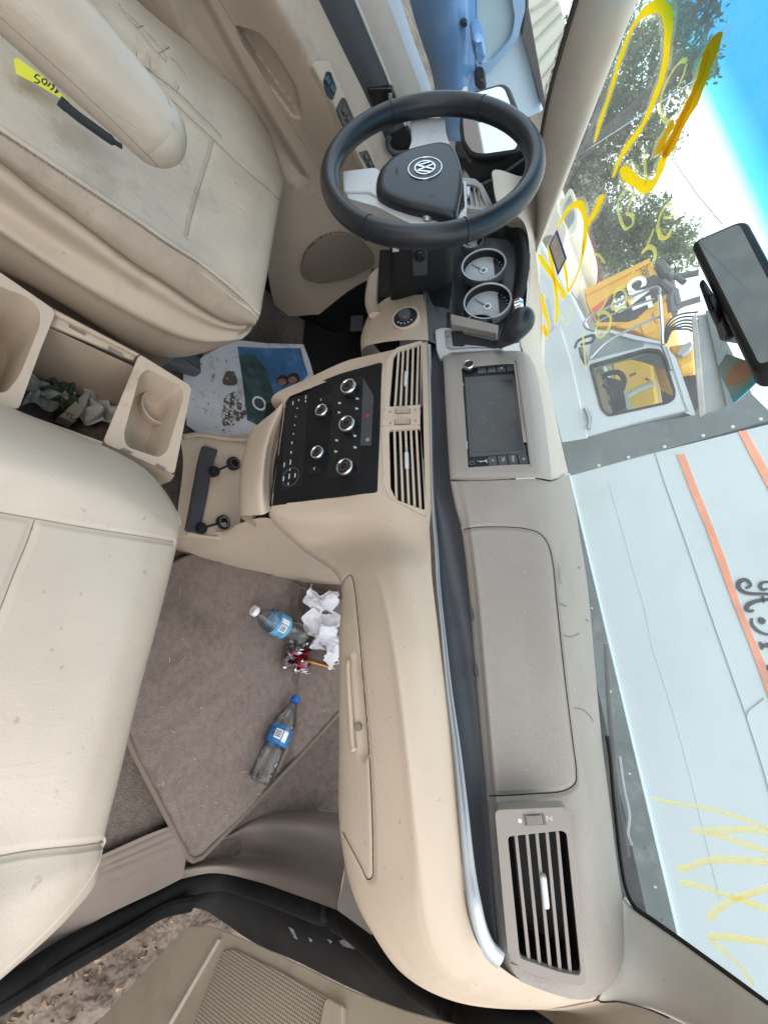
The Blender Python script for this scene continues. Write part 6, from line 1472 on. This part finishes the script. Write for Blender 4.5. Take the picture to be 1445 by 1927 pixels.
# hood and fender
pl(FT2, 'hood', T(k6, (60,720),(-120,560),(-160,120),(40,30),(120,170),(240,380),(330,560),(345,610),(300,620),(110,650)), -1.7, -.02, white_t, truck, .03)
line([(240,385),(300,480),(335,565)], .01, m_seam, 'hood_gap', truck, .0, k6)
line([(100,420),(120,520),(140,620)], .006, m_seam2, 'fender_line', truck, .0, k6)
pl(FT2, 'fender', T(k6, (45,715),(150,605),(180,612),(240,800),(345,1285),(185,1312),(110,1005)), -.02, .015, white_t, truck, .008)
# mirror frame on the cab
def tt(pts, r, m, name, h=.15): return MB().tube(cr([FT2.hit(*k6(x, y), h) for x, y in pts], 5), r, 8).build(name, m, truck)
tt([(380,625),(335,610),(320,580),(345,545),(450,490),(600,420),(760,360),(782,372),(778,400)], .009, M['silver'], 'mirror_arm', .25); tt([(355,600),(460,540),(600,480),(750,430)], .006, M['silver'], 'mirror_arm', .25)
tt([(780,405),(792,560),(800,710)], .011, M['chrome'], 'mirror_post', .2); tt([(355,795),(450,700),(560,635),(760,545),(780,540)], .009, M['silver'], 'mirror_strut', .2)
tt([(265,730),(280,690),(340,660),(380,655),(370,690),(300,710)], .010, M['rubber'], 'mirror_bracket', .2); tt([(795,715),(830,800),(850,865)], .011, M['silver'], 'grab_rail', .05)
MB().dome(FT2.off(.2), rnd(T(k6, (285,735),(325,730),(340,800),(325,835),(300,800), h=.2), .02), -.03, .03, .012).build('mirror_head', M['grey_trim'], truck)

# ---- yellow excavator behind the truck
YE = 6.6; FE = Fr((0, YE, 0), X3, (0, 0, 1))
yel = mat('machine_yellow', (.68, .37, .035), .45, vary=.1, vscale=2, dirt=(.3, .2, .08), dscale=3, damt=.35)
exc = thing('excavator', 'yellow and black excavator with white lettering behind the truck cab', 'excavator', (-2, YE+1, GZ))
def E(*pts, h=0): return FE.uvs(P(k6, *pts), h)
eb = pl(FE, 'engine_cover', E((318,382),(720,188),(750,240),(792,330),(852,440),(852,555),(760,600),(640,590),(395,600),(330,450)), -2.4, 0, yel, exc, .03)
pl(FE, 'top_edge', E((318,382),(720,188),(728,215),(335,412)), -.02, .03, yel, exc)
pl(FE, 'decal', E((378,500),(490,408),(600,350),(745,285),(795,305),(822,395),(650,540),(640,570),(400,570)), -.01, .012, mat('decal_black', (.035, .038, .038), .5), eb)
pl(FE, 'decal_stripe', E((372,492),(492,403),(470,440),(382,535)), -.01, .016, mat('decal_red', (.55, .08, .03), .5), eb)
pl(FE, 'decal_triangle', E((600,480),(575,415),(635,422)), -.01, .018, mat('decal_yellow', (.75, .48, .03), .5), eb)
q = MB(); a_ = FE.uv(*k6(650,405)); add_text(q, FE.off(0, *a_), 'CAT', .38, h=.022, bold=.02); a_ = FE.uv(*k6(535,470)); add_text(q, FE.off(0, *a_), '330', .23, h=.022, bold=.01)
q.build('lettering', M['white'], eb, smooth=False)
q = MB(); a_ = FE.uv(*k6(688,265)); add_text(q, FE.off(0, *a_), 'E300', .15, h=.02); q.build('model_lettering', m_let, eb, smooth=False)
pl(FE, 'body_lower', E((500,610),(640,560),(850,440),(855,560),(790,700),(690,668),(640,640)), -2, .05, yel, exc, .03)
for pts in [[(660,600),(745,570),(755,640),(690,668)], [(740,530),(820,505),(835,560),(760,590)]]: pl(FE, 'access_panel', rnd(E(*pts), .02), .04, .07, yel, exc, .01)
pl(FE, 'cab_wall', E((480,790),(720,735),(745,930),(560,1030),(500,960)), -1.5, -.1, yel, exc, .04)
pl(FE, 'track_frame', E((550,1000),(745,930),(765,1050),(600,1150),(560,1120)), -1.5, -.05, yel, exc, .04)
pl(FE, 'vent_slot', E((590,880),(628,862),(632,868),(594,886)), -.12, -.08, m_let, exc); pl(FE, 'vent_slot', E((692,895),(712,905),(710,912),(690,900)), -.12, -.08, m_let, exc)
MB().tube([FE.hit(*k6(x, y), .15) for x, y in [(560,1040),(640,990),(745,945)]], .05, 8).build('cylinder_rod', M['silver'], exc)
pl(FE, 'boom_foot', E((830,705),(985,680),(990,800),(900,850),(870,790)), -.8, -.05, yel, exc, .04)
pl(FE, 'boom_pin_plate', E((880,780),(905,735),(970,695),(985,720),(960,760),(920,785)), -.05, .05, mat('pin_grey', (.32, .34, .36), .5), exc, .02)
mf = MB().dome(FE, rnd(E((748,212),(795,192),(838,222),(872,272),(850,318),(795,305)), .12, 5), -.5, .1, .12); mf.build('muffler', mat('muffler_grey', (.07, .085, .09), .55), exc)
for pts, r in [([(800,330),(870,390),(890,480)], .07), ([(850,300),(920,290),(1020,270)], .05), ([(855,500),(930,460),(1030,430)], .05), ([(870,380),(850,440),(860,520)], .08), ([(880,290),(930,330),(900,300)], .05)]:
    MB().tube([FE.hit(*k6(x, y), .0) for x, y in pts], r, 8).build('bracket', M['grey_trim'], exc)
for i in range(6):
    MB().tube(cr([FE.hit(*k6(x, y), .1+.02*i) for x, y in [(800+i*4,700),(815+i*9,620),(845+i*14,560+i*11),(905+i*9,525+i*18),(1015,510+i*27)]], 6), .015, 8).build('hose', M['rubber'], exc)
pl(FE, 'undercarriage', E((890,850),(1000,830),(1040,1000),(960,1100)), -1, -.3, M['rubber'], exc)

# ---- trees
m_leaf = bpy.data.materials.new('leaves'); m_leaf.use_nodes = True
def leafmat(m, c1_, c2_):
    t = m.node_tree; b_ = t.nodes['Principled BSDF']; b_.inputs['Roughness'].default_value = .6
    oi = t.nodes.new('ShaderNodeTexCoord'); n = t.nodes.new('ShaderNodeTexNoise'); n.inputs['Scale'].default_value = 1.6; n.inputs['Detail'].default_value = 6; r = t.nodes.new('ShaderNodeValToRGB')
    r.color_ramp.elements[0].position = .35; r.color_ramp.elements[1].position = .65; r.color_ramp.elements[0].color = (*c1_, 1); r.color_ramp.elements[1].color = (*c2_, 1)
    t.links.new(oi.outputs['Object'], n.inputs['Vector']); t.links.new(n.outputs[0], r.inputs[0]); t.links.new(r.outputs[0], b_.inputs['Base Color'])
    tl = t.nodes.new('ShaderNodeBsdfTranslucent'); t.links.new(r.outputs[0], tl.inputs[0]); mx = t.nodes.new('ShaderNodeMixShader'); mx.inputs[0].default_value = .35
    o = [q for q in t.nodes if q.type == 'OUTPUT_MATERIAL'][0]; t.links.new(b_.outputs[0], mx.inputs[1]); t.links.new(tl.outputs[0], mx.inputs[2]); t.links.new(mx.outputs[0], o.inputs[0])
leafmat(m_leaf, (.12, .165, .075), (.24, .29, .155))
m_bark = mat('bark', (.22, .19, .16), .9, bump=1, bscale=12, vary=.3, vscale=6, bdist=.02)
def leaves(blobs, n, size, seed):
    rs = np.random.RandomState(seed); mb = MB(); V, F_ = [], []
    w_ = np.array([b[1]**2 for b in blobs]); w_ = w_/w_.sum()
    tw = []
    for b in blobs:                                       # twig ends gather the leaves into clumps
        k_ = max(5, int(b[1]**2*16))
        for _ in range(k_):
            d = rs.randn(3); d /= np.linalg.norm(d); tw.append((np.array(b[0])+d*b[1]*rs.uniform(.35, 1.05), b[1]*.24))
    for _ in range(n):
        c, s = tw[rs.randint(len(tw))]; p = Vector(c+rs.randn(3)*s*.75); a_ = Vector(rs.randn(3)).normalized(); b_ = a_.cross(Vector(rs.randn(3))).normalized(); L_ = size*rs.uniform(.6, 1.4)
        i = len(V); V += [p-a_*L_, p+b_*L_*.45, p+a_*L_, p-b_*L_*.45]; F_.append((i, i+1, i+2, i+3))
    return mb.add(V, F_)
def tree(label, base, trunk, blobs, n, size, seed):
    t = thing('leafy_tree', label, 'tree', base, 'trees beyond the truck')
    cr_ = leaves(blobs, n, size, seed); inner = leaves([(c, r*.75) for c, r in blobs], n//9, size*2.1, seed+50); cr_.add(inner.v, inner.f)
    cr_.build('crown', m_leaf, t, smooth=False)
    tb_ = MB()
    for pts, r0, r1 in trunk: q_ = cr(pts, 5); tb_.tube(q_, [r0+(r1-r0)*i/(len(q_)-1) for i in range(len(q_))], 10)
    tb_.build('trunk', m_bark, t); return t
def far(x, y, Y): return tuple(at(x, y, Y=Y))
B1_ = [(far(1290,30,9), .9), (far(1250,60,10), 1.3), (far(1180,60,11), 1.3), (far(1220,150,11), 1.3), (far(1150,170,11.5), 1.4), (far(1270,160,10), .8), (far(1190,250,11.5), 1.2), (far(1120,270,12), 1.3), (far(1240,240,11), .8), (far(1090,350,12.5), 1.2), (far(1160,330,12), 1.0), (far(1310,130,9.5), .6), (far(1230,300,11), .55), (far(1110,200,12), 1.2)]
g0 = far(1040,300,12.5); 
tree('tall spreading green tree filling the left of the windscreen', (g0[0], g0[1], GZ), [([(g0[0], 12.5, GZ), (g0[0]+.2, 12.4, 1.2), far(1092,290,11.2), far(1190,205,10.2), far(1317,95,9.2)], .22, .13), ([far(1100,280,11.2), far(1150,150,11), far(1200,60,10.5)], .12, .03), ([far(1190,205,10.2), far(1225,150,10.3), far(1262,40,9.6)], .08, .02), ([far(1150,240,10.8), far(1190,260,11), far(1240,262,11)], .07, .02), ([far(1120,262,11), far(1130,200,11.3), far(1128,120,11.4)], .07, .02), ([far(1250,150,9.8), far(1290,160,9.7), far(1312,150,9.6)], .05, .015)], B1_, 12500, .075, 1)
B2_ = [(far(1215,410,14.5), 1.1), (far(1180,440,15), 1.2), (far(1255,440,14.5), .9), (far(1150,430,15), 1.2), (far(1230,480,14.5), 1.1), (far(1125,470,15.5), 1.2), (far(1190,490,15), 1.2), (far(1280,470,14.5), .6), (far(1270,500,14.5), .8), (far(1105,440,15.5), 1.0)]
g1 = far(1090,470,15)
tree('round bushy green tree just left of the excavator', (g1[0], 15, GZ), [([(g1[0], 15, GZ), (g1[0], 15, 1.4), far(1180,450,15), far(1240,440,14.7)], .2, .06)], B2_, 10500, .07, 2)
g2_ = far(1085,560,12); bl = [(far(1095,395,13), .6), (far(1085,420,13), .6)]
# boards of the red-brown fence
fn = thing('board_fence', 'short red-brown board fence below the bushy tree', 'fence', far(1125,510,12))
FF = Fr((0, 12, 0), X3, (0, 0, 1)); fp = FF.uvs([(1085,470),(1090,560),(1145,545),(1135,455)])
x0_, x1_ = min(p[0] for p in fp)-1.2, max(p[0] for p in fp)+.6; zt_ = max(p[1] for p in fp)-.25
m_fb = mat('red_brown_boards', (.22, .10, .075), .85, vary=.3, vscale=3)
nb_ = int((x1_-x0_)/.14)
for i in range(nb_): MB().plate(FF, rect(x0_+i*.14, GZ, x0_+i*.14+.13, zt_+.02*math.sin(i*2.1)), 0, .03).build('board', m_fb, fn, smooth=False)
# cream parked car partly hidden beyond the truck's hood
cv_ = thing('parked_car', 'cream coloured car half hidden beyond the white truck hood', 'car', far(1040,400,5.5))
FCV = Fr((0, 5.5, 0), X3, (0, 0, 1)); m_cr = mat('cream_car_paint', (.60, .56, .48), .3, spec=.5)
pl(FCV, 'car_body', rnd(FCV.uvs([(960,330),(965,520),(1035,500),(1060,465),(1068,430),(1050,395),(1050,330)]), .1), -1.8, 0, m_cr, cv_, .06)
pl(FCV, 'cabin', rnd(FCV.uvs(P(k3, (160,1220),(225,1105),(255,1160),(278,1270),(270,1380),(200,1440),(120,1450))), .12), -1.5, -.1, m_cr, cv_, .05)
pl(FCV, 'car_window', rnd(FCV.uvs(P(k3, (190,1240),(228,1160),(250,1230),(255,1320),(200,1390),(165,1380))), .08), -.2, -.08, mat('car_window_dark', (.22, .25, .25), .1, spec=.6), cv_)
MB().lathe(Fr(at(*k3(95,1480), Y=5.48), X3, (0, 0, 1)), [(.14, 0), (.12, .03), (.05, .04)], 20).build('headlight', M['silver'], cv_)

# ---- blue car and metal building beside the van
XB = -2.95; FBc = Fr((XB, 0, 0), (0, 1, 0), (0, 0, 1))
if FBc.n.x < 0: FBc = Fr((XB, 0, 0), (0, -1, 0), (0, 0, 1))
def Bq(*pts, h=0): return FBc.uvs(P(k2, *pts), h)
bl_m = mat('blue_car_paint', (.10, .20, .36), .22, spec=.6, coat=.5, vary=.08, vscale=2, dirt=(.3, .36, .42), dscale=4, damt=.35)
bcar = thing('parked_car', 'dusty blue car parked close beside the driver door', 'car', (XB-.8, -.5, GZ))
def bx_(x, y, X): q_ = k2(x, y); return at(q_[0], q_[1], X=X)
BR_ = [[(640,-420,-3.05),(700,0,-3.05),(745,160,-3.05),(800,330,-3.05),(830,520,-3.05),(850,640,-3.12)],
       [(760,-420,-2.93),(800,0,-2.93),(822,160,-2.93),(845,330,-2.93),(865,520,-2.95),(880,640,-3.05)],
       [(860,-420,-2.88),(885,0,-2.88),(900,160,-2.88),(912,330,-2.88),(925,520,-2.92),(935,640,-3.05)],
       [(950,-420,-2.90),(958,0,-2.90),(960,160,-2.90),(962,330,-2.91),(965,500,-2.95),(965,640,-3.10)],
       [(962,-420,-2.93),(970,0,-2.93),(972,160,-2.93),(974,330,-2.94),(978,500,-3.0),(975,640,-3.2)],
       [(1004,-420,-3.0),(1003,0,-3.0),(1002,160,-3.0),(1003,320,-3.02),(1015,430,-3.2),(1000,600,-3.6)]]
body_b = MB().patch([[bx_(*q_) for q_ in r_] for r_ in BR_]+[[bx_(*q_)+Vector((-1.4, 0, .02)) for q_ in BR_[-1]]], 8, 6).build('car_body', bl_m, bcar, ang=60)
gh_o = Bq((1000,-420),(1003,0),(1000,300),(1040,365),(1100,300),(1190,190),(1225,60),(1235,-420)); gh_i = Bq((1015,-60),(1015,290),(1060,300),(1110,250),(1165,180),(1180,90),(1170,40),(1160,-60))
holed(FBc, gh_o, gh_i, -.10, -.03, 'window_frame', mat('blue_frame_paint', (.24, .33, .45), .3, spec=.6, coat=.4), bcar, .03)
pl(FBc, 'side_window', rnd(gh_i, .03), -.09, -.07, mat('car_glass_pale', (.36, .43, .44), .06, spec=.8), bcar)
pl(FBc, 'windscreen', Bq((1015,400),(1110,300),(1200,190),(1240,190),(1320,560),(1120,640)), -1.3, -.12, mat('windscreen_pale', (.50, .57, .63), .08, spec=.8), bcar, .04)
pl(FBc, 'roof_edge', Bq((1212,190),(1232,52),(1240,-420),(1249,-420),(1244,58),(1322,500),(1308,520)), -1.4, -.06, mat('brown_roof_edge', (.09, .075, .07), .5), bcar, .03)
MB().dome(FBc.off(.22), rnd(Bq((975,160),(1000,138),(1030,150),(1050,230),(1030,285),(1005,280),(985,230), h=.22), .04), -.12, .06, .05).build('wing_mirror', bl_m, bcar, ang=70)
pl(FBc, 'mirror_foot', Bq((985,330),(1015,300),(1035,310),(1045,350),(1020,375)), -.02, .12, M['rubber'], bcar, .02)
hd_ = pl(FBc, 'door_handle', rnd(Bq((925,95),(950,85),(965,110),(945,128), h=.08), .02), .03, .09, M['rubber'], bcar, .008)
pl(FBc, 'badge_dot', circ(*FBc.uv(*k2(948,413), .05), .02, 12), .03, .06, M['white'], bcar)
XH = -8.0; FH = Fr((XH, 0, 0), (0, 1, 0), (0, 0, 1))
if FH.n.x < 0: FH = Fr((XH, 0, 0), (0, -1, 0), (0, 0, 1))
hs_ = thing('metal_building', 'cream building with pale ribbed siding beyond the blue car', 'building', (XH-2, 1, GZ))
hw = FH.uvs(P(k3, (170,-40),(205,110),(130,420),(60,640))); 
a_ = FH.uv(*k3(165,20)); b_ = FH.uv(*k3(200,120))
ye = max(FH.uv(*k3(90,560))[0], FH.uv(*k3(200,120))[0], key=lambda q: q) ; e0 = FH.uv(*k3(0,-200)); yl = [FH.uv(*k3(90,560)), FH.uv(*k3(200,120)), FH.uv(*k3(160,0)), FH.uv(*k3(0,-300))]
m_sd = mat('cream_siding', (.66, .62, .50), .5, vary=.05, vscale=1)
wall_poly = FH.uvs(P(k3, (-600,-600),(160,-20),(205,140),(120,430),(60,640),(-600,900)))
wl_ = pl(FH, 'wall', wall_poly, -4, 0, m_sd, hs_)
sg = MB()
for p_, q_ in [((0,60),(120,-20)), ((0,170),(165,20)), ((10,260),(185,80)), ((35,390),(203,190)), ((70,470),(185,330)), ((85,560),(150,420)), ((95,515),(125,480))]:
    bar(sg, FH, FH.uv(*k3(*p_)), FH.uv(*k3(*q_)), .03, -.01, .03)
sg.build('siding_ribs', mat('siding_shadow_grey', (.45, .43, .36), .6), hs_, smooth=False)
sb = thing('bush', 'dark green bush tip beyond the cream building', 'bush', far(1065,25,3)); 
bp = at(*k3(205,70), X=-10); leaves([(tuple(bp), .5), (tuple(bp+Vector((.2, .3, -.5))), .45)], 900, .06, 6).build('foliage', m_leaf, sb, smooth=False)
# overhead wire
wr = MB().tube([Vector(far(1240,210,16)), Vector(far(1272,310,15)), Vector(far(1310,365,14)), Vector(far(1358,422,13))], .012, 6).build('overhead_wire', M['rubber'], None); tag(wr, 'thin dark overhead wire crossing the white sky above the trees', 'wire')
